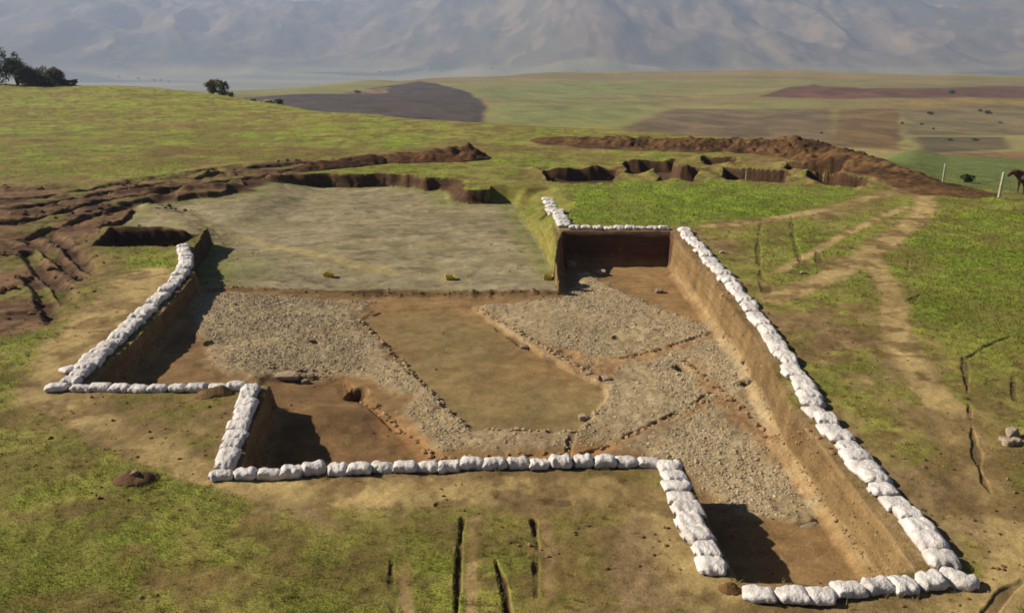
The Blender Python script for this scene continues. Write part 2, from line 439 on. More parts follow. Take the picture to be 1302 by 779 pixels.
    fl = mix(fl, mix(c(174, 156, 120), c(150, 130, 98), np.clip(n4 * 1.8 - 0.4, 0, 1)), cob * 0.9)
    fl = mix(fl, c(104, 76, 46), low * 0.4)
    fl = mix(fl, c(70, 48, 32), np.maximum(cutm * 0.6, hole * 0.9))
    fl = mix(fl, mix(c(166, 142, 100), c(146, 122, 84), n2), np.clip(tal * 1.2, 0, 1) * 0.8)
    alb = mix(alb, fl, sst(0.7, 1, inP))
    wn = fbm(x + y, (x - y) * 0.2, 0.8, 3, 47.0)
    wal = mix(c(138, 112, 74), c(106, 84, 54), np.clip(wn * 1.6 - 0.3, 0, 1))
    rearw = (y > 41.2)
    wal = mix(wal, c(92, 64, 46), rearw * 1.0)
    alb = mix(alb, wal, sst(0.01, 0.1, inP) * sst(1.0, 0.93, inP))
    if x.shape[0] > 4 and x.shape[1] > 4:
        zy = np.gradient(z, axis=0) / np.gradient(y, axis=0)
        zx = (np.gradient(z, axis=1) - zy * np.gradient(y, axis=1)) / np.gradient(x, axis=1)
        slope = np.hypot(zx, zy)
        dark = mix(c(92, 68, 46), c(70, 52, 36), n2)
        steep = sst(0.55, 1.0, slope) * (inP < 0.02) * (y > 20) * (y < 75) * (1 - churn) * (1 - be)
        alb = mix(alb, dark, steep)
    else:
        steep = np.zeros_like(x)
    dens = (1 - steep) * (1 - 0.75 * bl) * gcov * (inP < 0.01) * (1 - churn) * (rut < 0.2) * (tests < 0.05) * (inS < 0.02) * (0.35 + 0.65 * gl)
    dens = np.maximum(dens, 0.16 * (1 - path) * (0.5 + n1) * (inP < 0.01) * (inT < 0.05) * (1 + 1.5 * sst(0.6, 0.15, -sp)) * (churn < 0.3) * (tests < 0.05) * (inS < 0.02))
    dens = dens * np.where(inT > 0.05, 0.12 * np.clip(tgr + be, 0, 1) * 5, 1)
    return z, alb, dens, gl, cob * (inP > 0.95), churn


# ------------------------------------------------------------------ mesh / object helpers
def mesh_np(name, V, F, mat, alb=None, smooth=True, attr='albedo', mats=None, mi=None):
    me = bpy.data.meshes.new(name)
    V = np.asarray(V, np.float32)
    F = np.asarray(F, np.int32)
    n, k = F.shape
    me.vertices.add(len(V))
    me.vertices.foreach_set('co', V.ravel())
    me.loops.add(n * k)
    me.loops.foreach_set('vertex_index', F.ravel())
    me.polygons.add(n)
    me.polygons.foreach_set('loop_start', np.arange(0, n * k, k, dtype=np.int32))
    me.polygons.foreach_set('use_smooth', np.full(n, smooth, bool))
    if mi is not None:
        me.polygons.foreach_set('material_index', np.asarray(mi, np.int32))
    me.update(calc_edges=True)
    if alb is not None:
        at = me.color_attributes.new(attr, 'FLOAT_COLOR', 'POINT')
        at.data.foreach_set('color', np.concatenate([alb, np.ones((len(alb), 1))], 1).astype(np.float32).ravel())
    for m in (mats or [mat]):
        me.materials.append(m)
    o = bpy.data.objects.new(name, me)
    COL.objects.link(o)
    return o


def grid_faces(nr, nc):
    i = np.arange(nr * nc).reshape(nr, nc)
    return np.stack([i[:-1, :-1], i[:-1, 1:], i[1:, 1:], i[1:, :-1]], -1).reshape(-1, 4)


def tag(o, label=None, cat=None, group=None, kind=None):
    if label:
        o['label'] = label
    if cat:
        o['category'] = cat
    if group:
        o['group'] = group
    if kind:
        o['kind'] = kind
    return o


def empty(name, loc, rz=0.0):
    o = bpy.data.objects.new(name, None)
    COL.objects.link(o)
    o.location = loc
    o.rotation_euler = (0, 0, rz)
    o.empty_display_size = 0.2
    return o


# ------------------------------------------------------------------ materials
def new_mat(name):
    m = bpy.data.materials.new(name)
    m.use_nodes = True
    nt = m.node_tree
    b = nt.nodes['Principled BSDF']
    b.inputs['Specular IOR Level'].default_value = 0.15
    b.inputs['Roughness'].default_value = 0.95
    return m, nt, b


def noise_node(nt, scale, detail=4, rough=0.6, coord=None):
    n = nt.nodes.new('ShaderNodeTexNoise')
    n.inputs['Scale'].default_value = scale
    n.inputs['Detail'].default_value = detail
    n.inputs['Roughness'].default_value = rough
    if coord is not None:
        nt.links.new(coord, n.inputs['Vector'])
    return n


def ramp_val(nt, src, a, b, lo, hi):
    m = nt.nodes.new('ShaderNodeMapRange')
    for k, v in (('From Min', a), ('From Max', b), ('To Min', lo), ('To Max', hi)):
        m.inputs[k].default_value = v
    nt.links.new(src, m.inputs['Value'])
    return m.outputs['Result']


def mul_col(nt, col, val):
    m = nt.nodes.new('ShaderNodeVectorMath')
    m.operation = 'SCALE'
    nt.links.new(col, m.inputs[0])
    nt.links.new(val, m.inputs['Scale'])
    return m.outputs['Vector']


def attr_mat(name, fine, lo, hi, bump=0.0, bscale=20.0, second=None, dist=0.03, strata=False):
    m, nt, b = new_mat(name)
    at = nt.nodes.new('ShaderNodeAttribute')
    at.attribute_name = 'albedo'
    geo = nt.nodes.new('ShaderNodeNewGeometry')
    n = noise_node(nt, fine, 5, 0.7, geo.outputs['Position'])
    col = mul_col(nt, at.outputs['Color'], ramp_val(nt, n.outputs['Fac'], 0.3, 0.7, lo, hi))
    if second:
        n2 = noise_node(nt, second, 3, 0.6, geo.outputs['Position'])
        col = mul_col(nt, col, ramp_val(nt, n2.outputs['Fac'], 0.3, 0.7, 0.82, 1.18))
    if strata:
        mp = nt.nodes.new('ShaderNodeMapping')
        mp.inputs['Scale'].default_value = (0.5, 0.5, 7.0)
        nt.links.new(geo.outputs['Position'], mp.inputs['Vector'])
        n3 = noise_node(nt, 1.0, 5, 0.6, mp.outputs['Vector'])
        col = mul_col(nt, col, ramp_val(nt, n3.outputs['Fac'], 0.35, 0.65, 0.80, 1.18))
    nt.links.new(col, b.inputs['Base Color'])
    if bump:
        bn = noise_node(nt, bscale, 4, 0.65, geo.outputs['Position'])
        bp = nt.nodes.new('ShaderNodeBump')
        bp.inputs['Strength'].default_value = bump
        bp.inputs['Distance'].default_value = dist
        nt.links.new(bn.outputs['Fac'], bp.inputs['Height'])
        nt.links.new(bp.outputs['Normal'], b.inputs['Normal'])
    return m


def col_mat(name, c1, c2, scale=8.0, rough=0.9, bump=0.0, bscale=30, obj_random=0.0, dist=0.02):
    m, nt, b = new_mat(name)
    tc = nt.nodes.new('ShaderNodeTexCoord')
    n = noise_node(nt, scale, 4, 0.65, tc.outputs['Object'])
    mx = nt.nodes.new('ShaderNodeMix')
    mx.data_type = 'RGBA'
    mx.inputs['A'].default_value = (*c1, 1)
    mx.inputs['B'].default_value = (*c2, 1)
    nt.links.new(ramp_val(nt, n.outputs['Fac'], 0.35, 0.65, 0, 1), mx.inputs['Factor'])
    col = mx.outputs['Result']
    if obj_random:
        oi = nt.nodes.new('ShaderNodeObjectInfo')
        col = mul_col(nt, col, ramp_val(nt, oi.outputs['Random'], 0, 1, 1 - obj_random, 1 + obj_random * 0.3))
    nt.links.new(col, b.inputs['Base Color'])
    b.inputs['Roughness'].default_value = rough
    if bump:
        bn = noise_node(nt, bscale, 4, 0.65, tc.outputs['Object'])
        bp = nt.nodes.new('ShaderNodeBump')
        bp.inputs['Strength'].default_value = bump
        bp.inputs['Distance'].default_value = dist
        nt.links.new(bn.outputs['Fac'], bp.inputs['Height'])
        nt.links.new(bp.outputs['Normal'], b.inputs['Normal'])
    return m


M_ground = attr_mat('earth_and_turf', 14.0, 0.72, 1.25, 0.6, 26.0, 2.2, strata=True)
M_far = attr_mat('far_fields', 0.05, 0.86, 1.14, 0.0, 1.0, 0.35)
M_blade = attr_mat('grass_blade', 3.0, 0.8, 1.2)
M_stone = attr_mat('cobble', 30.0, 0.75, 1.2, 0.3, 60.0)
M_heap = attr_mat('spoil', 6.0, 0.65, 1.3, 0.7, 16.0, 1.5, 0.08)
M_leaf = attr_mat('leaf', 1.0, 0.75, 1.25)
for _m in (M_leaf, M_blade):
    nt_ = _m.node_tree
    pb = nt_.nodes['Principled BSDF']
    tr = nt_.nodes.new('ShaderNodeBsdfTranslucent')
    nt_.links.new(pb.inputs['Base Color'].links[0].from_socket, tr.inputs['Color'])
    ms = nt_.nodes.new('ShaderNodeMixShader')
    ms.inputs['Fac'].default_value = 0.4
    nt_.links.new(pb.outputs['BSDF'], ms.inputs[1])
    nt_.links.new(tr.outputs['BSDF'], ms.inputs[2])
    nt_.links.new(ms.outputs['Shader'], nt_.nodes['Material Output'].inputs['Surface'])
M_bark = col_mat('bark', (0.09, 0.065, 0.045), (0.05, 0.038, 0.028), 12)
M_post = col_mat('weathered_post', (0.55, 0.50, 0.36), (0.40, 0.35, 0.24), 9, 0.85, 0.4, 40)
M_yellow = col_mat('yellow_plastic', (0.62, 0.50, 0.06), (0.5, 0.38, 0.06), 9, 0.5)
M_stonebig = col_mat('loose_rock', (0.30, 0.23, 0.15), (0.19, 0.14, 0.09), 7, 0.95, 0.6, 18)
M_pink = col_mat('pale_rock', (0.42, 0.34, 0.24), (0.28, 0.20, 0.13), 7, 0.95, 0.6, 18)
M_housew = col_mat('house_wall', (0.62, 0.60, 0.56), (0.5, 0.48, 0.45), 0.4)
M_houser = col_mat('house_roof', (0.30, 0.16, 0.11), (0.22, 0.14, 0.11), 0.4)

# ------------------------------------------------------------------ build near ground
def make_rows():
    ys = list(np.linspace(-6, 11.5, 60, endpoint=False))
    y = 11.5
    while y < 245:
        ys.append(y)
        d = 0.036 if y < 20 else 0.05 if y < 30 else 0.075 if y < 47 else 0.12 if y < 63 else min(0.12 + (y - 63) * 0.022, 3)
        y += d
    return np.array(ys)


rows = make_rows()
s_in = np.linspace(-0.60, 0.60, 1080)
s_l = -0.60 - np.cumsum(np.geomspace(0.0012, 0.06, 30))[::-1]
s_r = 0.60 + np.cumsum(np.geomspace(0.0012, 0.06, 30))
ss_ = np.concatenate([s_l, s_in, s_r])
YY, SS = np.meshgrid(rows, ss_, indexing='ij')
XX = SS * (YY * 0.93 + 2.2 + np.where(YY < 10, (10 - YY) * 0.9, 0))
Z, ALB, DENS, GL, COBM, CHM = near(XX, YY)
ground = mesh_np('ground', np.stack([XX, YY, Z], -1).reshape(-1, 3), grid_faces(*XX.shape), M_ground, ALB)
tag(ground, kind='structure')

# ------------------------------------------------------------------ far terrain
rr = np.concatenate([np.geomspace(75, 1500, 420, endpoint=False), np.geomspace(1500, 3800, 110, endpoint=False), np.linspace(3800, 9800, 330)])
aa = np.concatenate([np.linspace(-1.1, -0.66, 40, endpoint=False), np.linspace(-0.66, 0.66, 900), np.linspace(0.66, 1.1, 41)[1:]])
RR, AA = np.meshgrid(rr, aa, indexing='ij')
FX = RR * np.sin(AA)
FY = RR * np.cos(AA)
FZm = far_z(FX, FY)


def far_hit(px, py):
    d = ray(px, py)
    d = d / np.linalg.norm(d)
    t = np.geomspace(80, 9500, 9000)
    x, y, z = d[0] * t, d[1] * t, CAMH + d[2] * t
    hz = far_z(x, y)
    k = np.argmax(z < hz)
    return (x[k], y[k]) if k else (x[-1], y[-1])


def FPoly(q):
    return [far_hit(a, b) for a, b in q]


def far_albedo(x, y, z):
    r = np.hypot(x, y)
    X_ = lambda m: m.ravel()[:, None]
    c = lambda *v: lin(*v)[None, :]
    mix = lambda A, B, m: A * (1 - X_(m)) + B * X_(m)
    n1 = fbm(x, y, 120, 4, 50.0)
    n2 = fbm(x, y, 22, 4, 51.0)
    n3 = fbm(x * 0.35, y, 130, 3, 52.0)
    a = mix(c(138, 132, 74), c(154, 138, 88), np.clip(n1 * 2.4 - 0.7, 0, 1))
    a = mix(a, c(106, 96, 62), sst(0.54, 0.66, fbm(x, y, 34, 5, 59.0, 0.62)) * 0.55)
    a = mix(a, c(112, 118, 60), sst(0.5, 0.65, n3) * 0.5)
    a = mix(a, c(122, 94, 66), sst(0.58, 0.68, fbm(x * 0.5, y, 200, 3, 53.0)) * 0.45)
    wob = (n2 - 0.5) * 10
    for q, colr, w, s in FIELDS:
        m = sst(-s, s, sd_poly(x, y, q, 60) + wob * (s / 6))
        n5 = fbm(x, y * 0.6, 12, 5, 63.0, 0.65) + 0.05 * np.sin((x * 0.9 + y * 0.25) / 1.6 + 3 * n2)
        cc = mix(c(*[int(v * 1.08) for v in colr]), c(*[int(v * 0.78) for v in colr]), np.clip(n5 * 2.6 - 0.8, 0, 1))
        a = mix(a, cc, m * w)
    # valley floor and the mountains
    v = sst(-60, -120, z) * (r > 900)
    val = mix(c(112, 118, 84), c(150, 140, 108), np.clip(fbm(x * 0.3, y, 160, 3, 54.0) * 3 - 1, 0, 1))
    val = mix(val, c(60, 76, 62), sst(0.55, 0.62, fbm(x * 0.25, y, 220, 3, 55.0)) * 0.8)
    a = mix(a, val, v)
    mt = sst(-150, -95, z) * (r > 3600)
    mo = mix(c(126, 108, 80), c(92, 88, 62), np.clip(fbm(x, y * 0.5, 420, 5, 56.0, 0.6) * 3.2 - 1.1, 0, 1))
    mo = mix(mo, c(48, 58, 46), sst(0.48, 0.62, fbm(x, y * 0.5, 240, 6, 57.0, 0.65)) * 0.6)
    mo = mix(mo, c(164, 138, 104), sst(0.54, 0.68, fbm(x, y * 0.6, 120, 5, 58.0, 0.62)) * 0.45)
    a = mix(a, mo, mt)
    return a


FIELDS = [(FPoly(q), colr, w, s) for q, colr, w, s in [
    ([(310, 124), (430, 119), (490, 110), (532, 103), (560, 108), (600, 119), (619, 135), (612, 161), (548, 157), (470, 149), (310, 146)], (76, 64, 58), 0.97, 2.0),
    ([(425, 120), (470, 112), (495, 111), (490, 119)], (146, 122, 84), 0.8, 2.0),
    ([(965, 123), (1035, 107), (1100, 113), (1290, 110), (1400, 110), (1400, 124), (1200, 125), (1060, 126)], (104, 72, 56), 0.95, 3.0),
    ([(785, 163), (850, 138), (1060, 138), (1062, 200), (1100, 215), (900, 190), (790, 175)], (116, 96, 70), 0.9, 4.0),
    ([(1066, 139), (1144, 139), (1146, 192), (1060, 186)], (122, 96, 60), 0.95, 1.5),
    ([(1148, 139), (1400, 132), (1400, 172), (1148, 172)], (120, 106, 74), 0.85, 3.0),
    ([(1165, 174), (1280, 174), (1280, 190), (1168, 196)], (96, 82, 60), 0.85, 2.0),
    ([(1150, 198), (1400, 188), (1400, 206), (1150, 212)], (132, 96, 64), 0.8, 2.0),
    ([(620, 112), (780, 104), (860, 128), (780, 160), (640, 158)], (122, 130, 70), 0.6, 8.0),
    ([(740, 122), (900, 118), (930, 122), (760, 130)], (150, 134, 86), 0.6, 4.0),
    ([(1120, 130), (1400, 125), (1400, 136), (1120, 138)], (140, 118, 66), 0.8, 2.0)]]
FALB = far_albedo(FX, FY, FZm)
terrain = mesh_np('hills', np.stack([FX, FY, FZm], -1).reshape(-1, 3), grid_faces(*FX.shape), M_far, FALB)
tag(terrain, kind='structure')


def gz(x, y):
    return float(near(np.array([[float(x)]]), np.array([[float(y)]]), full=False)[0, 0])


# ------------------------------------------------------------------ grass blades (one stuff object)
def sample_rows(n, ymin, ymax, power):
    u = rng.random(n)
    y = (ymin ** (1 - power) + u * (ymax ** (1 - power) - ymin ** (1 - power))) ** (1 / (1 - power))
    s = rng.uniform(-0.58, 0.58, n)
    x = s * (y + 1.0)
    return x, y


def bilin(A, x, y):
    iy = np.clip(np.searchsorted(rows, y) - 1, 0, len(rows) - 2)
    s = x / (y * 0.93 + 2.2 + np.where(y < 10, (10 - y) * 0.9, 0))
    ix = np.clip(np.searchsorted(ss_, s) - 1, 0, len(ss_) - 2)
    return A[iy, ix]


gx, gy = sample_rows(900000, 11.2, 75, 1.9)
dn = bilin(DENS, gx, gy)
keep = rng.random(len(gx)) < dn * 0.7
gx, gy = gx[keep], gy[keep]
gl = bilin(GL, gx, gy)
gzv = bilin(Z, gx, gy)
tx, ty = sample_rows(7000, 11.5, 48, 1.7)
tdn = bilin(DENS, tx, ty)
kt = rng.random(len(tx)) < np.clip(tdn + 0.05, 0, 0.6)
tx, ty = tx[kt], ty[kt]
nb = 12
tfx = np.repeat(tx, nb) + rng.normal(0, 0.035, len(tx) * nb)
tfy = np.repeat(ty, nb) + rng.normal(0, 0.035, len(tx) * nb)
oko = bilin(DENS, tfx, tfy) > 0.03
tfx, tfy = tfx[oko], tfy[oko]
ntuft = len(tfx)
gx, gy = np.concatenate([gx, tfx]), np.concatenate([gy, tfy])
gl, gzv = np.concatenate([gl, bilin(GL, tfx, tfy) * 0.5]), np.concatenate([gzv, bilin(Z, tfx, tfy)])
N = len(gx)
sc_ = np.clip(gy / 18.0, 0.8, 2.4)
hgt = rng.uniform(0.022, 0.06, N) * (0.6 + 0.9 * gl) * np.sqrt(sc_)
wid = rng.uniform(0.006, 0.013, N) * sc_
hgt[-ntuft:] = rng.uniform(0.06, 0.14, ntuft)
wid[-ntuft:] *= 0.7
th = rng.uniform(0, 2 * np.pi, N)
ln = rng.uniform(0.2, 1.1, N) * hgt
lt = rng.uniform(0, 2 * np.pi, N)
B = np.stack([gx, gy, gzv - 0.008], -1)
dv = np.stack([np.cos(th) * wid, np.sin(th) * wid, 0 * wid], -1)
tip = B + np.stack([np.cos(lt) * ln, np.sin(lt) * ln, hgt], -1)
VV = np.stack([B - dv, B + dv, tip], 1).reshape(-1, 3)
ca_ = lin(160, 142, 86)[None]
cb_ = lin(126, 132, 56)[None]
rv = rng.uniform(0.75, 1.25, (N, 1))
mixv = np.clip(gl + rng.uniform(-0.3, 0.3, N), 0, 1)[:, None]
gc = (ca_ * (1 - mixv) + cb_ * mixv) * rv
grass = mesh_np('grass', VV, np.arange(N * 3).reshape(-1, 3), M_blade, np.repeat(gc, 3, 0), smooth=False)
tag(grass, 'short patchy turf of green and straw-coloured blades around the trench', 'grass', kind='stuff')
print('blades', N)

# ------------------------------------------------------------------ stones of the cobbled floors (one stuff object)
def ico():
    import bmesh
    bm = bmesh.new()
    bmesh.ops.create_icosphere(bm, subdivisions=1, radius=1)
    V = np.array([v.co[:] for v in bm.verts])
    F = np.array([[v.index for v in f.verts] for f in bm.faces])
    bm.free()
    return V, F


IV, IF = ico()


def scatter_rocks(name, x, y, z, size, cols, mat, flat=(0.45, 0.8)):
    n = len(x)
    V = IV[None] * rng.uniform(0.72, 1.25, (n, len(IV), 1))
    V = V * np.stack([rng.uniform(0.8, 1.35, n), rng.uniform(0.7, 1.1, n), rng.uniform(*flat, n)], -1)[:, None, :] * size[:, None, None]
    t = rng.uniform(0, 2 * np.pi, n)
    cs, sn = np.cos(t)[:, None], np.sin(t)[:, None]
    V = np.stack([V[..., 0] * cs - V[..., 1] * sn, V[..., 0] * sn + V[..., 1] * cs, V[..., 2]], -1)
    V = V + np.stack([x, y, z], -1)[:, None, :]
    F = (IF[None] + (np.arange(n) * len(IV))[:, None, None]).reshape(-1, 3)
    return mesh_np(name, V.reshape(-1, 3), F, mat, np.repeat(cols, len(IV), 0), smooth=False)


px_, py_ = rng.uniform(-11.5, 7.2, 420000), rng.uniform(13.6, 42.0, 420000)
cm = bilin(COBM, px_, py_)
cl_ = fbm(px_, py_, 1.4, 3, 60.0)
k = rng.random(len(px_)) < np.clip(cm, 0, 1) * (0.05 + 0.32 * sst(0.35, 0.62, cl_))
px_, py_ = px_[k], py_[k]
zz = bilin(Z, px_, py_)
n = len(px_)
sz = 0.018 + 0.026 * rng.random(n) ** 2.2 + 0.04 * rng.random(n) * (rng.random(n) < 0.05)
cA, cB, cC = lin(186, 172, 142)[None], lin(160, 144, 116)[None], lin(172, 132, 92)[None]
w = rng.random((n, 1))
cc = cA * w + cB * (1 - w)
cc = np.where(rng.random((n, 1)) < 0.08, cC, cc) * rng.uniform(0.8, 1.15, (n, 1))
for ln_, per_, cE in [([(430, 478), (500, 536), (556, 588)], 7, (166, 132, 94)), ([(606, 384), (660, 420), (700, 444), (764, 484)], 8, (176, 146, 108)),
                      ([(868, 455), (930, 512), (985, 568), (1052, 636)], 6, (160, 126, 88)), ([(788, 454), (845, 438), (905, 418), (935, 409)], 6, (160, 126, 88)),
                      ([(742, 578), (800, 556), (880, 517), (908, 505)], 7, (166, 130, 90)), ([(458, 400), (505, 452), (566, 514)], 7, (170, 148, 112)),
                      ([(566, 518), (602, 549), (736, 550), (770, 508)], 7, (172, 150, 114)), ([(330, 474), (420, 472)], 7, (170, 140, 104)), ([(560, 586), (742, 574)], 6, (166, 130, 90))]:
    pl = [np.array(v) for v in P(ln_, FZ)]
    for a_, b_ in zip(pl[:-1], pl[1:]):
        m_ = max(2, int(np.linalg.norm(b_ - a_) * per_))
        t_ = rng.random(m_)[:, None]
        q_ = a_ * (1 - t_) + b_ * t_ + rng.normal(0, 0.045, (m_, 2))
        px_, py_ = np.concatenate([px_, q_[:, 0]]), np.concatenate([py_, q_[:, 1]])
        sE = rng.uniform(0.045, 0.105, m_)
        sz = np.concatenate([sz, sE])
        zz = np.concatenate([zz, bilin(Z, q_[:, 0], q_[:, 1]) + 0.01])
        cc = np.concatenate([cc, lin(*cE)[None] * rng.uniform(0.7, 1.1, (m_, 1))])
st_ = scatter_rocks('cobble_stones', px_, py_, zz + sz * 0.02, sz, cc, M_stone)
tag(st_, 'small tan cobble stones paving the trench floor in bands', 'stones', kind='stuff')
print('stones', n)

# clods on the churned strip and between
px_, py_ = rng.uniform(-34, -3, 60000), rng.uniform(27, 68, 60000)
chm = bilin(CHM, px_, py_)
k = rng.random(len(px_)) < chm * 0.05 * (fbm(px_, py_, 3.0, 3, 62.0) > 0.5)
px_, py_ = px_[k], py_[k]
zz = bilin(Z, px_, py_)
n = len(px_)
sz = 0.04 + 0.12 * rng.random(n) ** 3.0
w = rng.random((n, 1))
cc = (lin(118, 90, 64)[None] * w + lin(82, 60, 42)[None] * (1 - w))
cl_o = scatter_rocks('soil_clods', px_, py_, zz + sz * 0.2, sz, cc, M_stone, (0.5, 0.9))
tag(cl_o, 'dark brown clods of soil strewn over the churned tracks on the left', 'soil clods', kind='stuff')
# clods and crumbs over the open ground
px_, py_ = sample_rows(11000, 11.5, 50, 1.6)
dd = bilin(DENS, px_, py_)
inp = sd_poly(px_[None], py_[None], PIT, 3)[0]
k = (rng.random(len(px_)) < 0.5 * (1 - dd) + 0.02) & ((inp < -0.75) | (rng.random(len(px_)) < 0.22))
k &= fbm(px_, py_, 2.0, 3, 61.0) > 0.5
px_, py_ = px_[k], py_[k]
zz = bilin(Z, px_, py_)
n = len(px_)
sz = 0.012 + 0.04 * rng.random(n) ** 4
w = rng.random((n, 1))
cc = (lin(146, 116, 80)[None] * w + lin(108, 82, 54)[None] * (1 - w))
sdw = sd_poly(XX, YY, PIT, 1.0)
wi, wj = np.nonzero((sdw > 0.02) & (sdw < 0.24) & (Z < -0.12))
pk = rng.choice(len(wi), 2600)
fw = rng.random(2600)
wi2 = np.clip(wi[pk] + rng.integers(-1, 2, 2600), 0, len(rows) - 1)
mixw = lambda A: A[wi[pk], wj[pk]] * (1 - fw) + A[wi2, wj[pk]] * fw
px_ = np.concatenate([px_, mixw(XX)])
py_ = np.concatenate([py_, mixw(YY)])
zz = np.concatenate([zz, mixw(Z)])
szw = 0.014 + 0.035 * rng.random(2600) ** 3
sz = np.concatenate([sz, szw])
cc = np.concatenate([cc, (lin(158, 132, 94)[None] * rng.uniform(0.55, 1.15, (2600, 1)))])
cr_o = scatter_rocks('soil_crumbs', px_, py_, zz + sz * 0.2, sz, cc, M_stone, (0.5, 0.9))
tag(cr_o, 'small brown crumbs of earth scattered over the worn ground', 'soil crumbs', kind='stuff')

# ------------------------------------------------------------------ sandbags
M_bag, nt, b = new_mat('woven_white_sack')
tc = nt.nodes.new('ShaderNodeTexCoord')
oi = nt.nodes.new('ShaderNodeObjectInfo')
vadd = nt.nodes.new('ShaderNodeVectorMath')
vadd.operation = 'ADD'
nt.links.new(tc.outputs['Object'], vadd.inputs[0])
rs = nt.nodes.new('ShaderNodeVectorMath')
rs.operation = 'SCALE'
rs.inputs[0].default_value = (37, 53, 19)
nt.links.new(oi.outputs['Random'], rs.inputs['Scale'])
nt.links.new(rs.outputs['Vector'], vadd.inputs[1])
n1 = noise_node(nt, 5.0, 4, 0.6, vadd.outputs['Vector'])
mx = nt.nodes.new('ShaderNodeMix')
mx.data_type = 'RGBA'
mx.inputs['A'].default_value = (0.75, 0.70, 0.645, 1)
mx.inputs['B'].default_value = (0.50, 0.43, 0.35, 1)
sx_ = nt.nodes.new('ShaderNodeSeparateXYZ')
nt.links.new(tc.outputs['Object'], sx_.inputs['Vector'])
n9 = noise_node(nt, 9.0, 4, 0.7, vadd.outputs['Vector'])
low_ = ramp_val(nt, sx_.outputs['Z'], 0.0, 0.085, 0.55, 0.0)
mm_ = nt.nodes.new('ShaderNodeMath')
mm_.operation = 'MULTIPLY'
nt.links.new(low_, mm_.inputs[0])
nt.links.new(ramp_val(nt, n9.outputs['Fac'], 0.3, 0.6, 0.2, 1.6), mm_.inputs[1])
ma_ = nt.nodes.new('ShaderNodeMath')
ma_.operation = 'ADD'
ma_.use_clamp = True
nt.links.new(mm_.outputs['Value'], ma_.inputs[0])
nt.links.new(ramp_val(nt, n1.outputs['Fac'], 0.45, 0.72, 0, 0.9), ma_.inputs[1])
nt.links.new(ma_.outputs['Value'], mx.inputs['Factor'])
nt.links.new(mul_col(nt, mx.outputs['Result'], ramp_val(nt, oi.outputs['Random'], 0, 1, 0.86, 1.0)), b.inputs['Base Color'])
b.inputs['Roughness'].default_value = 0.6
b.inputs['Specular IOR Level'].default_value = 0.3
bn = noise_node(nt, 16.0, 3, 0.6, vadd.outputs['Vector'])
bp = nt.nodes.new('ShaderNodeBump')
bp.inputs['Strength'].default_value = 0.9
bp.inputs['Distance'].default_value = 0.035
nt.links.new(bn.outputs['Fac'], bp.inputs['Height'])
nt.links.new(bp.outputs['Normal'], b.inputs['Normal'])


def bag_mesh(seed, L=0.60, W=0.42, Hh=0.22):
    """a lumpy filled sack lying flat, its long axis along X, base at z = 0; one end is sewn flat, the other gathered"""
    nu, nv = 26, 28
    o = seed * 7.31
    V = []
    for i in range(nu + 1):
        u = -1 + 2 * i / nu
        uu = abs(u)
        for jn in range(nv):
            t = 2 * math.pi * jn / nv
            c, s = math.cos(t), math.sin(t)
            ex = 0.72
            cy = math.copysign(abs(c) ** ex, c)
            cz = math.copysign(abs(s) ** ex, s)
            gath = 1.0
            if u > 0.66 and seed % 2:
                q_ = (u - 0.66) / 0.34
                gath = 1 - 0.62 * math.sin(min(q_ * 1.9, 1.9)) ** 1.2 if q_ < 0.83 else 1 - 0.62 * 1.0 + (q_ - 0.83) * 1.2
            wy = W * 0.5 * (1 - 0.10 * (1 - uu ** 2)) * gath * (1.04 - 0.16 * uu ** 8)
            hz = Hh * 0.5 * max(1 - uu ** (3.2 + (seed % 3) * 1.2), 0.0) ** (0.5 + 0.06 * (seed % 4)) + 0.012
            x = u * L * 0.5
            y = cy * wy
            z = cz * hz
            p = Vector((x * 3.1 + o, y * 3.1, z * 3.1))
            d = mnoise.noise(p) * 0.06 + mnoise.noise(p * 2.7) * 0.03 - abs(mnoise.noise(p * 1.7 + Vector((9, 2, 4)))) * 0.03
            fold = math.sin(t * 9 + seed) * 0.016 * uu ** 3 + math.sin(x * 34 + seed * 2 + y * 9) * 0.005 * (0.4 + 0.6 * mnoise.noise(p * 0.9 + Vector((5, 5, 5))))
            k = 1 + (d + fold) / 0.2
            y *= k
            z *= k
            x += mnoise.noise(Vector((y * 6, z * 6 + o, u))) * 0.03 * uu
            z += hz * 0
            V.append((x, y, z))
    V = np.array(V)
    V[:, 2] += Hh * 0.5
    V[:, 2] = np.where(V[:, 2] < Hh * 0.22, Hh * 0.22 - (Hh * 0.22 - V[:, 2]) * 0.35, V[:, 2])
    V[:, 2] -= V[:, 2].min()
    F = []
    for i in range(nu):
        for jn in range(nv):
            a = i * nv + jn
            bq = i * nv + (jn + 1) % nv
            F.append((a, bq, bq + nv, a + nv))
    me = bpy.data.meshes.new('sandbag')
    caps = [tuple(range(nv))[::-1], tuple(range(nu * nv, (nu + 1) * nv))]
    me.from_pydata([tuple(v) for v in V], [], F + caps)
    me.polygons.foreach_set('use_smooth', [True] * len(me.polygons))
    me.materials.append(M_bag)
    me.update()
    return me


BM = [bag_mesh(s, L=random.uniform(0.58, 0.64), W=random.uniform(0.40, 0.45), Hh=random.uniform(0.18, 0.215)) for s in range(10)]
ONES = ['zeroth', 'first', 'second', 'third', 'fourth', 'fifth', 'sixth', 'seventh', 'eighth', 'ninth', 'tenth', 'eleventh', 'twelfth', 'thirteenth', 'fourteenth',
        'fifteenth', 'sixteenth', 'seventeenth', 'eighteenth', 'nineteenth']


def ordinal(i):
    if i < 20:
        return ONES[i]
    t = {2: 'twent', 3: 'thirt', 4: 'fort', 5: 'fift', 6: 'sixt'}[i // 10]
    return t + 'ieth' if i % 10 == 0 else t + 'y-' + ONES[i % 10]


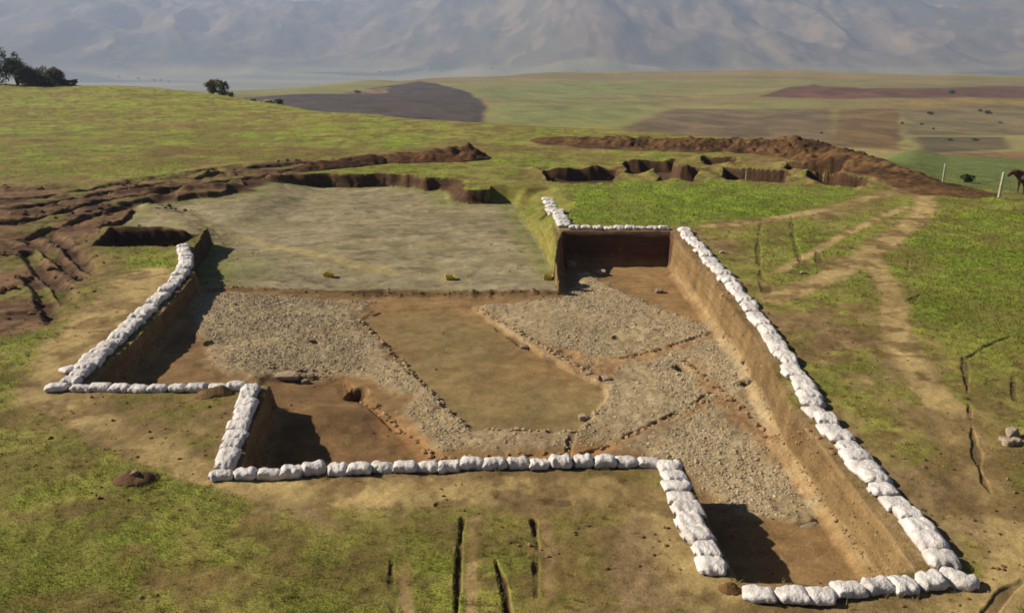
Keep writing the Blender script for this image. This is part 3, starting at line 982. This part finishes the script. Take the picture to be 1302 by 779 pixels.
def walk(pts, step):
    pts = [np.array(p) for p in pts]
    L = sum(np.linalg.norm(b_ - a_) for a_, b_ in zip(pts[:-1], pts[1:]))
    n = max(int(round(L / step)), 1)
    out = []
    for q in range(n):
        d = (q + 0.5) * L / n
        for a_, b_ in zip(pts[:-1], pts[1:]):
            l = np.linalg.norm(b_ - a_)
            if d <= l:
                t = (b_ - a_) / l
                out.append((a_ + t * d, t))
                break
            d -= l
    return out, L / n


def put_bag(x, y, rz, label, group, sx=1, sy=1, sz=1, tilt=(0, 0), lift=0.0, mesh=None):
    o = bpy.data.objects.new('sandbag', mesh or random.choice(BM))
    COL.objects.link(o)
    o.location = (x, y, gz(x, y) - 0.012 + lift)
    o.rotation_euler = (tilt[0], tilt[1], rz)
    o.scale = (sx, sy, sz)
    tag(o, label, 'sandbag', group)
    return o


def row(key, step, cross, where, group, reverse=False, jit=0.03, sl=1.0, sw=1.0, sh=1.0):
    pts = BAGS[key][::-1] if reverse else BAGS[key]
    w_, st = walk(pts, step)
    for i, (p, t) in enumerate(w_):
        ang = math.atan2(t[1], t[0])
        nrm = np.array([-t[1], t[0]])
        pp = p + nrm * random.uniform(-jit, jit) + t * random.uniform(-0.02, 0.02)
        if cross:
            rz = ang + math.pi / 2 + random.uniform(-0.12, 0.12) + (math.pi if random.random() < 0.5 else 0)
            sx, sy = random.uniform(0.84, 1.14) * sl, st / 0.42 * random.uniform(1.05, 1.22) * sw
            tl = (random.uniform(-0.10, 0.10), random.uniform(-0.05, 0.05))
        else:
            rz = ang + random.uniform(-0.10, 0.10) + (math.pi if random.random() < 0.5 else 0)
            sx, sy = st / 0.60 * random.uniform(1.0, 1.13) * sl, random.uniform(0.85, 1.05) * sw
            tl = (random.uniform(-0.06, 0.06), random.uniform(-0.08, 0.08))
        put_bag(pp[0], pp[1], rz, 'white sandbag, ' + ordinal(i + 1) + ' ' + where, group, sx, sy, random.uniform(0.82, 1.2) * sh, tl)


row('front', 0.455, False, 'from the left end of the front row', 'sandbags along the front edge', sw=0.85, sh=1.1)
row('ll', 0.48, True, 'from the rear of the short left front row', 'sandbags of the short row left of the shaded front pit', sl=0.8)
row('ul', 0.49, False, 'from the left in the rear left crosswise row', 'sandbags of the crosswise row at left', sw=0.85)
row('left', 0.46, True, 'from the far tip of the curved left row', 'sandbags of the curved left row', sl=0.92, sh=1.1)
row('rl', 0.50, True, 'from the far tip of the row beside the grass bank', 'sandbags of the short row beside the grass bank', sl=1.1)
row('rear', 0.50, False, 'from the left above the dark rear wall', 'sandbags above the dark rear wall')
row('right', 0.50, True, 'from the far end of the long right row', 'sandbags of the long right row', sl=0.90, sh=1.12, jit=0.05)
row('br', 0.47, True, 'from the rear in the short row left of the right front pit', 'sandbags left of the right front pit', sl=0.84)
row('bot', 0.46, False, 'from the left in the nearest row at the bottom', 'sandbags of the nearest row', sw=1.0)
put_bag(-11.42, 23.7, 0.9, 'white sandbag lying askew outside the left row near its front corner', 'sandbags of the curved left row', 0.9, 0.9, 0.95)
put_bag(7.16, 13.72, -0.55, 'large white sandbag at the near right corner, pointing outward', 'sandbags of the long right row', 0.98, 1.1, 1.15)
put_bag(-11.2, 22.38, 0.35, 'white sandbag at the left outer corner of the left rows', 'sandbags of the crosswise row at left', 0.95, 0.95, 1.0)


# ------------------------------------------------------------------ spoil heaps
def heap(name, label, crest, width, height, c1, c2, res=0.16, clod=0.5, seed=0.0, cat='earth heap', mat=None, prof=None):
    crest = np.asarray(crest, float)
    x0, y0 = crest.min(0) - width * 1.3
    x1, y1 = crest.max(0) + width * 1.3
    nx, ny = int((x1 - x0) / res) + 1, int((y1 - y0) / res) + 1
    gxx, gyy = np.meshgrid(np.linspace(x0, x1, nx), np.linspace(y0, y1, ny), indexing='xy')
    d = np.full(gxx.shape, 1e9)
    tt = np.zeros_like(gxx)
    acc = 0
    Ls = [np.linalg.norm(b_ - a_) for a_, b_ in zip(crest[:-1], crest[1:])]
    for (a_, b_), l in zip(zip(crest[:-1], crest[1:]), Ls):
        e = b_ - a_
        t = np.clip(((gxx - a_[0]) * e[0] + (gyy - a_[1]) * e[1]) / (e @ e), 0, 1)
        dd = np.hypot(gxx - a_[0] - t * e[0], gyy - a_[1] - t * e[1])
        m = dd < d
        d = np.where(m, dd, d)
        tt = np.where(m, (acc + t * l) / sum(Ls), tt)
        acc += l
    hh = np.interp(tt, *(prof or ([0, 1], [1, 1]))) * height
    wl = width * (0.75 + 0.5 * fbm(gxx, gyy, 2.2, 3, seed))
    base = near(gxx, gyy, full=False)
    shape = np.clip(1 - (d / wl), 0, 1)
    shape = sst(0, 1, shape) * 0.5 + shape * 0.5
    rough = (fbm(gxx, gyy, 1.6, 4, seed + 1, 0.6) - 0.5) * clod * 0.9 + (fbm(gxx, gyy, 0.6, 3, seed + 2) - 0.5) * clod * 0.9 + (vn(gxx, gyy, 0.24, seed + 5) - 0.5) * clod * 0.45
    up = hh * shape + rough * sst(0.0, 0.35, shape) * np.minimum(hh, 1.2)
    zt = base + np.where(shape > 0, np.maximum(up, 0.0), 0) - sst(0.06, 0, shape) * 0.25
    nn = np.clip(fbm(gxx, gyy, 1.0, 5, seed + 3, 0.65) * 2.4 - 0.7, 0, 1).ravel()[:, None]
    alb = lin(*c1)[None] * (1 - nn) + lin(*c2)[None] * nn
    # keep only cells under the heap, then add a flat bottom so that it is a closed body
    f = grid_faces(ny, nx)
    keepf = (shape.ravel()[f] > 0).any(1)
    f = f[keepf]
    used = np.unique(f)
    remap = -np.ones(nx * ny, int)
    remap[used] = np.arange(len(used))
    V = np.stack([gxx, gyy, zt], -1).reshape(-1, 3)[used]
    ox, oy = crest.mean(0)
    oz = float(V[:, 2].min())
    V = V - np.array([ox, oy, oz])
    o = mesh_np(name, V, remap[f], mat or M_heap, alb[used])
    o.location = (ox, oy, oz)
    tag(o, label, cat)
    return o


heap('spoil_heap', 'long low brown spoil heap behind the test pits at the rear right',
     [g(715, 178), g(780, 184), g(850, 187), g(930, 189), g(975, 191), g(1040, 198), g(1110, 212), g(1160, 225), g(1205, 239)], 3.1, 0.72, (116, 86, 52), (66, 48, 32), 0.1, 0.62, 3.0,
     prof=([0, 0.12, 0.3, 0.46, 0.53, 0.62, 0.75, 0.85, 1], [0.35, 0.75, 0.95, 1.15, 1.6, 1.1, 0.75, 0.65, 0.3]))
heap('spoil_heap', 'rounded dark brown spoil heap on grass behind the middle of the terrace', [g(478, 205), g(530, 203), g(575, 201), g(592, 200)], 1.9, 0.8, (112, 78, 50), (80, 54, 36), 0.14, 0.6, 9.0,
     prof=([0, 0.4, 0.75, 1], [0.5, 0.65, 0.9, 1.25]))
heap('spoil_heap', 'dark brown ridge of spoil beside the track at the rear left', [g(395, 214), g(440, 210), g(476, 206)], 1.4, 0.5, (104, 72, 46), (72, 48, 33), 0.14, 0.6, 12.0)
heap('soil_pile', 'small heap of brown earth lumps on the turf at lower left', [g(166, 611), g(180, 610)], 0.34, 0.20, (128, 100, 70), (92, 70, 48), 0.035, 0.6, 15.0)
heap('soil_pile', 'crumbly soil spilt against the sandbags at the inner left corner', [(-7.45, 21.95), (-7.05, 22.12)], 0.30, 0.18, (140, 112, 76), (106, 80, 52), 0.035, 0.6, 17.0)
heap('soil_pile', 'little clump of tan earth between two sandbags at the near left corner', [(3.42, 13.52), (3.5, 13.5)], 0.2, 0.16, (140, 108, 66), (110, 82, 50), 0.025, 0.6, 18.0)


# ------------------------------------------------------------------ loose rocks
def rock(name, x, y, size, label, mat=M_stonebig, flat=0.6, seed=0, lift=0.0, stretch=1.0, rz=0.0, group=None):
    import bmesh
    bm = bmesh.new()
    bmesh.ops.create_icosphere(bm, subdivisions=3, radius=1)
    for v in bm.verts:
        p = v.co.copy()
        k = 1 + 0.35 * mnoise.noise(p * 1.1 + Vector((seed * 3.3, 0, 0))) + 0.15 * mnoise.noise(p * 2.6 + Vector((0, seed * 2.1, 0)))
        q = p * k
        for ax in range(3):
            q[ax] = max(-0.82, min(0.82, q[ax]))
        v.co = Vector((q.x * size * stretch, q.y * size, q.z * size * flat))
    zmin = min(v.co.z for v in bm.verts)
    for v in bm.verts:
        v.co.z -= zmin
    me = bpy.data.meshes.new(name)
    bm.to_mesh(me)
    bm.free()
    me.materials.append(mat)
    o = bpy.data.objects.new(name, me)
    COL.objects.link(o)
    o.location = (x, y, gz(x, y) - size * flat * 0.25 + lift)
    o.rotation_euler = (0, 0, rz)
    tag(o, label, 'rock', group)
    return o


def rk(px, py, size, label, **kw):
    x, y = g(px, py, kw.pop('z', FZ))
    return rock('rock', x, y, size, label, **kw)


rk(366, 482, 0.26, 'flat pale slab on the trench floor near the inner left corner', mat=M_pink, stretch=1.6, flat=0.4, seed=1)
rk(388, 484, 0.14, 'small brown rock right of the pale slab on the trench floor', seed=2)
rk(1028, 674, 0.12, 'narrow slab lying at the front end of the right cobbled band', stretch=2.4, flat=0.45, seed=3, rz=0.5)
rk(865, 464, 0.17, 'dark red-brown rock at the rear end of the orange clay strip', seed=4)
rk(726, 340, 0.26, 'pinkish lump of stone under the left end of the dark rear wall', z=-1.5, mat=M_pink, seed=5, flat=0.8)
rk(764, 350, 0.24, 'pinkish rock on the floor before the dark rear wall', z=-1.5, mat=M_pink, seed=6)
rk(838, 373, 0.18, 'reddish rock in the rear right corner of the trench floor', z=-1.45, seed=7)
rk(666, 434, 0.16, 'reddish stone on the right edge of the brown room floor', seed=8)
rk(742, 528, 0.17, 'pale stone at the lower right of the brown room floor', mat=M_pink, seed=9)
rk(955, 487, 0.18, 'dark rock at the foot of the right trench wall', seed=10)
rk(945, 470, 0.13, 'tan stone just behind the dark rock at the right wall foot', seed=11)
rk(770, 480, 0.2, 'tan slab on the orange clay right of the brown room', mat=M_pink, seed=12, flat=0.4)
for i, (px, py, s, lb) in enumerate([(1281, 566, 0.13, 'front pinkish stone of the small pile at the right edge'), (1286, 557, 0.15, 'top pinkish stone of the small pile at the right edge'),
                                     (1275, 561, 0.09, 'leftmost small stone of the pile at the right edge'), (1291, 565, 0.13, 'rightmost stone of the pile at the right edge')]):
    rk(px, py, s, lb, z=0, mat=M_pink, seed=20 + i, lift=0.05 if i == 1 else 0, flat=0.8, group='stones piled at the right edge')
rk(172, 606, 0.09, 'angular brown clod on the small earth heap at lower left', z=0.1, seed=30, lift=0.12, flat=0.9)
rk(1021, 333 + 14, 0.12, 'reddish stone lying between ruts on the right turf', z=0, seed=31)
rk(918, 322, 0.12, 'small orange stone on the worn turf right of the long row', z=0, seed=32, mat=M_pink)


# ------------------------------------------------------------------ yellow boxes on the terrace
def crate_mesh(w, d, h, t, taper):
    V = []
    for (ww, dd, z) in [(w * taper, d * taper, 0), (w, d, h), (w + 0.03, d + 0.03, h), (w + 0.03, d + 0.03, h + 0.025), (w - t, d - t, h + 0.025), (w * taper - t, d * taper - t, t)]:
        V += [(-ww / 2, -dd / 2, z), (ww / 2, -dd / 2, z), (ww / 2, dd / 2, z), (-ww / 2, dd / 2, z)]
    F = [(3, 2, 1, 0)]
    for k_ in range(5):
        for q in range(4):
            a_, b_ = k_ * 4 + q, k_ * 4 + (q + 1) % 4
            F.append((a_, b_, b_ + 4, a_ + 4))
    F.append((20, 21, 22, 23))
    me = bpy.data.meshes.new('yellow_crate')
    me.from_pydata(V, [], F)
    me.materials.append(M_yellow)
    return me


cm_ = crate_mesh(0.36, 0.30, 0.15, 0.03, 0.86)
for (px, py, lb) in [(418, 354, 'small yellow box near the front edge of the grey-green terrace, leftmost of three'),
                     (572, 355, 'small yellow box near the terrace front edge, middle of three'),
                     (697, 356, 'small yellow box at the right front corner of the grey-green terrace')]:
    x, y = g(px, py, -1.1)
    o = bpy.data.objects.new('yellow_box', cm_)
    COL.objects.link(o)
    o.location = (x, y, gz(x, y) - 0.01)
    o.rotation_euler = (0, 0, random.uniform(-0.3, 0.3))
    tag(o, lb, 'box', 'yellow boxes on the terrace')


# ------------------------------------------------------------------ posts and stakes
def post(name, px, py, h, r, label, lean=(0.0, 0.0), z=None):
    x, y = g(px, py, 0.0) if z is None else g(px, py, z)
    n_ = 9
    V, F = [], []
    lv = [(-0.25, 1.05), (0.0, 1.0), (h * 0.33, 0.98), (h * 0.66, 0.94), (h * 0.97, 0.9), (h, 0.55)]
    for (zz_, k_) in lv:
        for q in range(n_):
            t = 2 * math.pi * q / n_
            rr_ = r * k_ * (1 + 0.12 * mnoise.noise(Vector((math.cos(t) * 2, math.sin(t) * 2, zz_ * 2 + px))))
            V.append((rr_ * math.cos(t) + lean[0] * zz_, rr_ * math.sin(t) + lean[1] * zz_, zz_))
    for k_ in range(len(lv) - 1):
        for q in range(n_):
            a_, b_ = k_ * n_ + q, k_ * n_ + (q + 1) % n_
            F.append((a_, b_, b_ + n_, a_ + n_))
    F.append(tuple(range((len(lv) - 1) * n_, len(lv) * n_)))
    me = bpy.data.meshes.new(name)
    me.from_pydata(V, [], F)
    me.materials.append(M_post)
    o = bpy.data.objects.new(name, me)
    COL.objects.link(o)
    o.location = (x, y, gz(x, y))
    tag(o, label, 'post' if 'post' in name else 'stake')
    return o


post('fence_post', 1270, 251, 1.38, 0.075, 'pale wooden fence post standing on the pasture at right, nearest the cow', (0.06, 0))
post('fence_post', 1199, 228, 1.3, 0.05, 'thin pale fence post beyond the right end of the long spoil heap', (0.02, 0))
post('marker_stake', 948, 230, 0.55, 0.03, 'thin pale marker stake before the dark test pit', (0.02, 0))


# ------------------------------------------------------------------ shrubs
def shrub(name, x, y, zb, w, h, n, label, col1, col2, group=None, leaf=0.12, cat='bush', seed=0, lobes=5, cone=False):
    rg = np.random.default_rng(seed + 100)
    root = empty(name, (x, y, zb))
    tag(root, label, cat, group)
    # stems
    V, F = [], []
    tips = []
    for q in range(lobes):
        an = 2 * math.pi * q / lobes + rg.uniform(-0.4, 0.4)
        rad = w * 0.5 * rg.uniform(0.25, 0.7)
        tp = np.array([math.cos(an) * rad, math.sin(an) * rad, h * rg.uniform(0.5, 0.78)])
        if q == 0:
            tp = np.array([rg.uniform(-0.1, 0.1) * w, 0, h * 0.78])
        tips.append(tp)
        prev = np.array([0, 0, -0.2])
        pts_ = [prev, tp * np.array([0.35, 0.35, 0.45]), tp]
        rad_ = [0.035 * h, 0.024 * h, 0.008 * h]
        b0 = len(V)
        for p_, r_ in zip(pts_, rad_):
            for s_ in range(6):
                V.append((p_[0] + r_ * math.cos(s_ * math.pi / 3), p_[1] + r_ * math.sin(s_ * math.pi / 3), p_[2]))
        for k_ in range(2):
            for s_ in range(6):
                a_, c_ = b0 + k_ * 6 + s_, b0 + k_ * 6 + (s_ + 1) % 6
                F.append((a_, c_, c_ + 6, a_ + 6))
    so = mesh_np('stem', V, F, M_bark)
    so.parent = root
    # foliage: clumps of leaf quads
    C = []
    for tp in tips:
        for _ in range(7):
            C.append((tp + rg.normal(0, 1, 3) * np.array([w * 0.13, w * 0.13, h * 0.13]), rg.uniform(0.10, 0.2) * (w + h) * 0.5))
    for _ in range(9):
        aq = rg.uniform(0, 2 * math.pi)
        C.append((np.array([math.cos(aq) * w * rg.uniform(0.1, 0.42), math.sin(aq) * w * rg.uniform(0.1, 0.42), h * rg.uniform(0.1, 0.4)]), 0.17 * (w + h) * 0.5))
    per = n // len(C)
    ps, cs_ = [], []
    for cpt, cr in C:
        dr = rg.normal(0, 1, (per, 3))
        dr /= np.linalg.norm(dr, axis=1, keepdims=True)
        pp = cpt + dr * cr * rg.random((per, 1)) ** 0.45
        if cone:
            kk = np.clip(1.15 - pp[:, 2:3] / h, 0.15, 1)
            pp[:, :2] *= kk
        ps.append(pp)
        shade = rg.uniform(0.75, 1.2)
        cs_.append((lin(*col1)[None] * (1 - rg.random((per, 1))) + lin(*col2)[None] * rg.random((per, 1))) * shade)
    ps = np.concatenate(ps)
    cs_ = np.concatenate(cs_)
    ok = ps[:, 2] > 0.02
    ps, cs_ = ps[ok], cs_[ok]
    m_ = len(ps)
    a1 = rg.normal(0, 1, (m_, 3))
    a1 /= np.linalg.norm(a1, axis=1, keepdims=True)
    a2 = np.cross(a1, rg.normal(0, 1, (m_, 3)))
    a2 /= np.linalg.norm(a2, axis=1, keepdims=True)
    lf = leaf * rg.uniform(0.6, 1.3, (m_, 1))
    VV_ = np.stack([ps - a1 * lf, ps + a2 * lf * 0.5, ps + a1 * lf, ps - a2 * lf * 0.5], 1).reshape(-1, 3)
    fo = mesh_np('foliage', VV_, np.arange(m_ * 4).reshape(-1, 4), M_leaf, np.repeat(cs_, 4, 0), smooth=False)
    fo.parent = root
    return root


def at_near(px, py):
    """where the sight line of a pixel meets the near ground"""
    d = ray(px, py)
    t = np.linspace(20, 260, 2400)
    x, y, z = d[0] * t, d[1] * t, CAMH + d[2] * t
    hz = near(x[None], y[None], full=False)[0]
    k_ = np.argmax(z < hz)
    k_ = k_ if k_ else len(t) - 1
    return x[k_], y[k_], hz[k_]


def near_bush(px, dist, w, h, n, label, c1, c2, seed, leaf, group=None, cone=False, sink=0.1, lobes=5):
    x = (px - 651) / FPX * dist * 1.0
    y = dist
    return shrub('bush', x, y, gz(x, y) - sink, w, h, n, label, c1, c2, group, leaf, 'bush', seed, lobes, cone)


D1, D2 = (70, 74, 44), (46, 52, 32)
near_bush(279, 139, 1.7, 2.0, 1500, 'left one of two dark round bushes on the left hill crest', (132, 112, 84), (92, 90, 60), 1, 0.13)
near_bush(292, 138, 1.9, 2.2, 1700, 'right one of two dark round bushes on the left hill crest', (108, 110, 70), (76, 82, 52), 2, 0.13)
near_bush(302, 134, 0.9, 0.8, 500, 'low dark scrub at the right foot of the two round bushes', (108, 104, 72), (78, 80, 54), 3, 0.1)
near_bush(361, 121, 1.2, 1.0, 700, 'small brown-green bush among rocks lower on the hill crest', (130, 116, 76), (90, 88, 58), 4, 0.1)
LB = [(38, 158, 3.6, 4.6, 'tallest dark green shrub at the far left edge of the hill'), (52, 160, 3.4, 3.2, 'dark shrub second from the left edge on the hill'),
      (63, 161, 3.4, 2.5, 'dark shrub between the tall left shrub and the bushy row end'), (74, 161, 3.2, 1.9, 'low dark shrub in the middle of the far left thicket'),
      (86, 160, 2.2, 2.9, 'upright dark bush near the right end of the far left thicket'), (96, 160, 2.6, 1.1, 'lowest dark shrub closing the far left thicket on the right'),
      (10, 157, 4.0, 5.4, 'dark leafy shrub outermost at the left end of the thicket')]
for i, (px, d_, w_, h_, lb) in enumerate(LB):
    near_bush(px, d_, w_ * 1.25, h_, 3200, lb, (110, 108, 74), (76, 80, 54), 20 + i, 0.17, 'thicket at the far left of the hill', sink=0.2)
for i, (px, d_, s_, lb) in enumerate([(338, 126, 0.55, 'pale rock on the hill crest right of the two bushes'), (347, 124, 0.8, 'larger pale boulder left of the small crest bush'),
                                      (326, 129, 0.6, 'grey rock half sunk in the slope of the left hill crest')]):
    x = (px - 651) / FPX * d_
    rock('rock', x, d_, s_, lb, M_pink if i < 2 else M_stonebig, 0.6, 40 + i)

# bushes out on the plain
PB = [(1183, 146, 3.2, 1.5), (1256, 145, 3.6, 1.6), (1247, 142, 2.6, 1.2), (1272, 157, 1.8, 0.8), (1172, 159, 1.8, 0.9), (1187, 165, 1.4, 0.8), (1240, 179, 2.6, 0.6), (1208, 179, 2.2, 0.6),
      (1147, 158, 1.5, 1.0), (1045, 170, 1.2, 0.7), (1210, 119, 5, 2.0), (735, 91, 8, 3), (455, 119, 5, 2.0)]
_far_bush_words = 'small dark bush on the distant fields, far behind the spoil heap'
for i, (px, py, w_, h_) in enumerate(PB):
    x, y = far_hit(px, py)
    zb = float(far_z(np.array([x]), np.array([y]))[0])
    shrub('bush', x, y, zb - 0.1, w_, h_, 260, _far_bush_words, (98, 102, 66), (72, 78, 50), 'bushes on the distant fields', 0.10 * w_, 'bush', 200 + i)
near_bush(1233, 62, 0.8, 0.6, 600, 'small dark green bush in the pasture behind the fence posts', (64, 84, 44), (40, 58, 30), 9, 0.08)

# ------------------------------------------------------------------ tiny far houses
VH = [(196, 104, 11), (205, 103, 9), (176, 101, 9), (214, 105, 8), (530, 90, 10), (545, 89, 9), (560, 91, 8), (625, 88, 10), (482, 92, 9), (150, 99, 9), (440, 95, 10), (500, 96, 9)]
hm_w = bpy.data.meshes.new('wall')
hm_w.from_pydata([(-.5, -.35, 0), (.5, -.35, 0), (.5, .35, 0), (-.5, .35, 0), (-.5, -.35, .4), (.5, -.35, .4), (.5, .35, .4), (-.5, .35, .4), (-.5, 0, .66), (.5, 0, .66)], [],
                 [(0, 1, 5, 4), (1, 2, 6, 9, 5), (2, 3, 7, 6), (3, 0, 4, 8, 7)])
hm_w.materials.append(M_housew)
hm_r = bpy.data.meshes.new('roof')
hm_r.from_pydata([(-.55, -.43, .36), (.55, -.43, .36), (.55, 0, .68), (-.55, 0, .68), (.55, .43, .36), (-.55, .43, .36),
                  (-.55, -.43, .40), (.55, -.43, .40), (.55, 0, .72), (-.55, 0, .72), (.55, .43, .40), (-.55, .43, .40)], [],
                 [(1, 0, 3, 2), (4, 2, 3, 5), (6, 7, 8, 9), (8, 10, 11, 9), (0, 1, 7, 6), (5, 11, 10, 4), (1, 2, 8, 7), (2, 4, 10, 8), (0, 6, 9, 3), (3, 9, 11, 5)])
hm_r.materials.append(M_houser)
for i, (px, py, s_) in enumerate(VH):
    x, y = far_hit(px, py)
    zb = float(far_z(np.array([x]), np.array([y]))[0])
    r_ = empty('farmhouse', (x, y, zb - 0.3), random.uniform(-0.5, 0.5))
    r_.scale = (s_ * 1.2,) * 3
    tag(r_, 'tiny pale house in the hazy valley below the mountains', 'house', 'houses in the valley')
    for nm, me in (('wall', hm_w), ('roof', hm_r)):
        c_ = bpy.data.objects.new(nm, me)
        COL.objects.link(c_)
        c_.parent = r_


# ------------------------------------------------------------------ cow at the right edge
def cow():
    m, nt, b = new_mat('cow_hide')
    tc = nt.nodes.new('ShaderNodeTexCoord')
    n_ = noise_node(nt, 1.3, 2, 0.5, tc.outputs['Object'])
    mx = nt.nodes.new('ShaderNodeMix')
    mx.data_type = 'RGBA'
    mx.inputs['A'].default_value = (0.10, 0.038, 0.022, 1)
    mx.inputs['B'].default_value = (0.62, 0.54, 0.45, 1)
    nt.links.new(ramp_val(nt, n_.outputs['Fac'], 0.63, 0.66, 0, 1), mx.inputs['Factor'])
    nt.links.new(mx.outputs['Result'], b.inputs['Base Color'])
    b.inputs['Roughness'].default_value = 0.7
    # facing -X; joints: name: (pos, radius x, radius y)
    J = [
        ((0.0, 0, 0.98), .30, .36),      # 0 mid trunk (root)
        ((0.55, 0, 1.03), .28, .33),     # 1 loin
        ((0.88, 0, 1.05), .22, .27),     # 2 rump
        ((-0.45, 0, 0.98), .30, .36),    # 3 chest
        ((-0.75, 0, 1.03), .22, .30),    # 4 shoulder
        ((-1.00, 0, 1.20), .13, .20),    # 5 neck
        ((-1.20, 0, 1.33), .11, .15),    # 6 poll
        ((-1.42, 0, 1.20), .095, .12),   # 7 face
        ((-1.60, 0, 1.04), .075, .08),   # 8 muzzle
        ((-0.70, .18, 0.66), .10, .12), ((-0.70, .18, 0.40), .055, .06), ((-0.70, .18, 0.12), .04, .045), ((-0.73, .18, 0.0), .055, .05),     # 9-12 front left
        ((-0.62, -.18, 0.66), .10, .12), ((-0.60, -.18, 0.40), .055, .06), ((-0.60, -.18, 0.12), .04, .045), ((-0.63, -.18, 0.0), .055, .05),  # 13-16
        ((0.80, .19, 0.74), .13, .17), ((0.92, .19, 0.46), .06, .07), ((0.86, .19, 0.14), .04, .045), ((0.83, .19, 0.0), .055, .05),           # 17-20
        ((0.70, -.19, 0.74), .13, .17), ((0.82, -.19, 0.46), .06, .07), ((0.76, -.19, 0.14), .04, .045), ((0.73, -.19, 0.0), .055, .05),       # 21-24
        ((-1.18, .20, 1.37), .03, .055), ((-1.18, -.20, 1.37), .03, .055),     # 25 26 ears
        ((1.08, 0, 1.02), .035, .035), ((1.14, 0, 0.62), .025, .025), ((1.13, 0, 0.42), .04, .04),   # 27-29 tail
    ]
    E_ = [(0, 1), (1, 2), (0, 3), (3, 4), (4, 5), (5, 6), (6, 7), (7, 8), (4, 9), (9, 10), (10, 11), (11, 12), (4, 13), (13, 14), (14, 15), (15, 16),
          (2, 17), (17, 18), (18, 19), (19, 20), (2, 21), (21, 22), (22, 23), (23, 24), (6, 25), (6, 26), (2, 27), (27, 28), (28, 29)]
    me = bpy.data.meshes.new('cow')
    me.from_pydata([j[0] for j in J], E_, [])
    me.materials.append(m)
    o = bpy.data.objects.new('cow', me)
    COL.objects.link(o)
    md = o.modifiers.new('skin', 'SKIN')
    if not me.skin_vertices:
        me.attributes.new('skin_dummy', 'FLOAT', 'POINT')
    return o, J, me


def cow_build():
    o, J, me = cow()
    bpy.context.view_layer.objects.active = o
    if len(me.skin_vertices) == 0:
        bpy.ops.mesh.customdata_skin_add()
    sv = me.skin_vertices[0].data
    for i, j in enumerate(J):
        sv[i].radius = (j[1], j[2])
        sv[i].use_root = (i == 0)
    s = o.modifiers.new('smooth', 'SUBSURF')
    s.levels = s.render_levels = 2
    o.modifiers['skin'].use_smooth_shade = True
    return o


cw = cow_build()
dcow = 55.0
cx_ = (1278 - 651) / FPX * dcow + 1.65
cw.location = (cx_, dcow, gz(cx_, dcow) + 0.02)
cw.rotation_euler = (0, 0, 0.12)
tag(cw, 'red-brown cow at the right edge, facing left behind the fence post', 'cow')

# ------------------------------------------------------------------ haze (air)
def haze():
    x0, x1, y0, y1 = -9200, 9200, -120, 9950
    zlo = float(min(FZm.min(), Z.min())) - 1.0
    zhi = float(max(FZm.max(), 30)) + 12.0
    V = [(x, y, z) for z in (zlo, zhi) for (x, y) in ((x0, y0), (x1, y0), (x1, y1), (x0, y1))]
    me = bpy.data.meshes.new('haze')
    me.from_pydata(V, [], [(3, 2, 1, 0), (4, 5, 6, 7), (0, 1, 5, 4), (1, 2, 6, 5), (2, 3, 7, 6), (3, 0, 4, 7)])
    m = bpy.data.materials.new('air')
    m.use_nodes = True
    nt = m.node_tree
    for n_ in list(nt.nodes):
        nt.nodes.remove(n_)
    out = nt.nodes.new('ShaderNodeOutputMaterial')
    v = nt.nodes.new('ShaderNodeVolumePrincipled')
    v.inputs['Color'].default_value = (0.51, 0.60, 0.82, 1)
    v.inputs['Density'].default_value = HAZE
    v.inputs['Anisotropy'].default_value = 0.2
    nt.links.new(v.outputs['Volume'], out.inputs['Volume'])
    me.materials.append(m)
    o = bpy.data.objects.new('haze', me)
    COL.objects.link(o)
    tag(o, 'thin blue-grey haze over the valley and mountains', 'haze', kind='stuff')
    print('haze z', zlo, zhi)


HAZE = 2.2e-4
haze()

# ------------------------------------------------------------------ sky, sun, camera, render
W = bpy.data.worlds.new('World')
SC.world = W
W.use_nodes = True
nt = W.node_tree
bg = nt.nodes['Background']
sky = nt.nodes.new('ShaderNodeTexSky')
sky.sky_type = 'NISHITA'
sky.sun_disc = False
sky.sun_elevation = SUN_EL
sv = Vector((math.cos(SUN_EL) * math.cos(SUN_AZ), math.cos(SUN_EL) * math.sin(SUN_AZ), math.sin(SUN_EL)))
sky.sun_rotation = math.atan2(sv.x, sv.y)
sky.air_density = 0.4
sky.dust_density = 0.1
nt.links.new(sky.outputs['Color'], bg.inputs['Color'])
bg.inputs['Strength'].default_value = 0.05
ld = bpy.data.lights.new('sun', 'SUN')
ld.energy = 5.0
ld.angle = math.radians(0.6)
ld.color = (1.0, 0.91, 0.78)
lo = bpy.data.objects.new('sun', ld)
COL.objects.link(lo)
lo.rotation_euler = (-sv).to_track_quat('-Z', 'Y').to_euler()
lo.location = sv * 60

cd = bpy.data.cameras.new('camera')
cd.sensor_fit = 'HORIZONTAL'
cd.sensor_width = 36.0
cd.lens = 36.0 * FPX / 1302.0
cd.clip_start = 0.1
cd.clip_end = 30000
co = bpy.data.objects.new('camera', cd)
COL.objects.link(co)
co.location = (0, 0, CAMH)
co.rotation_euler = (math.pi / 2 - PITCH, 0, 0)
SC.camera = co

SC.view_settings.view_transform = 'Standard'
SC.view_settings.look = 'None'
SC.view_settings.exposure = 0.45
SC.view_settings.gamma = 1.0
SC.view_settings.use_curve_mapping = False
SC.render.engine = 'CYCLES'
cy = SC.cycles
cy.use_denoising = True
cy.max_bounces = 6
cy.diffuse_bounces = 1
cy.volume_bounces = 1
cy.filter_width = 1.7
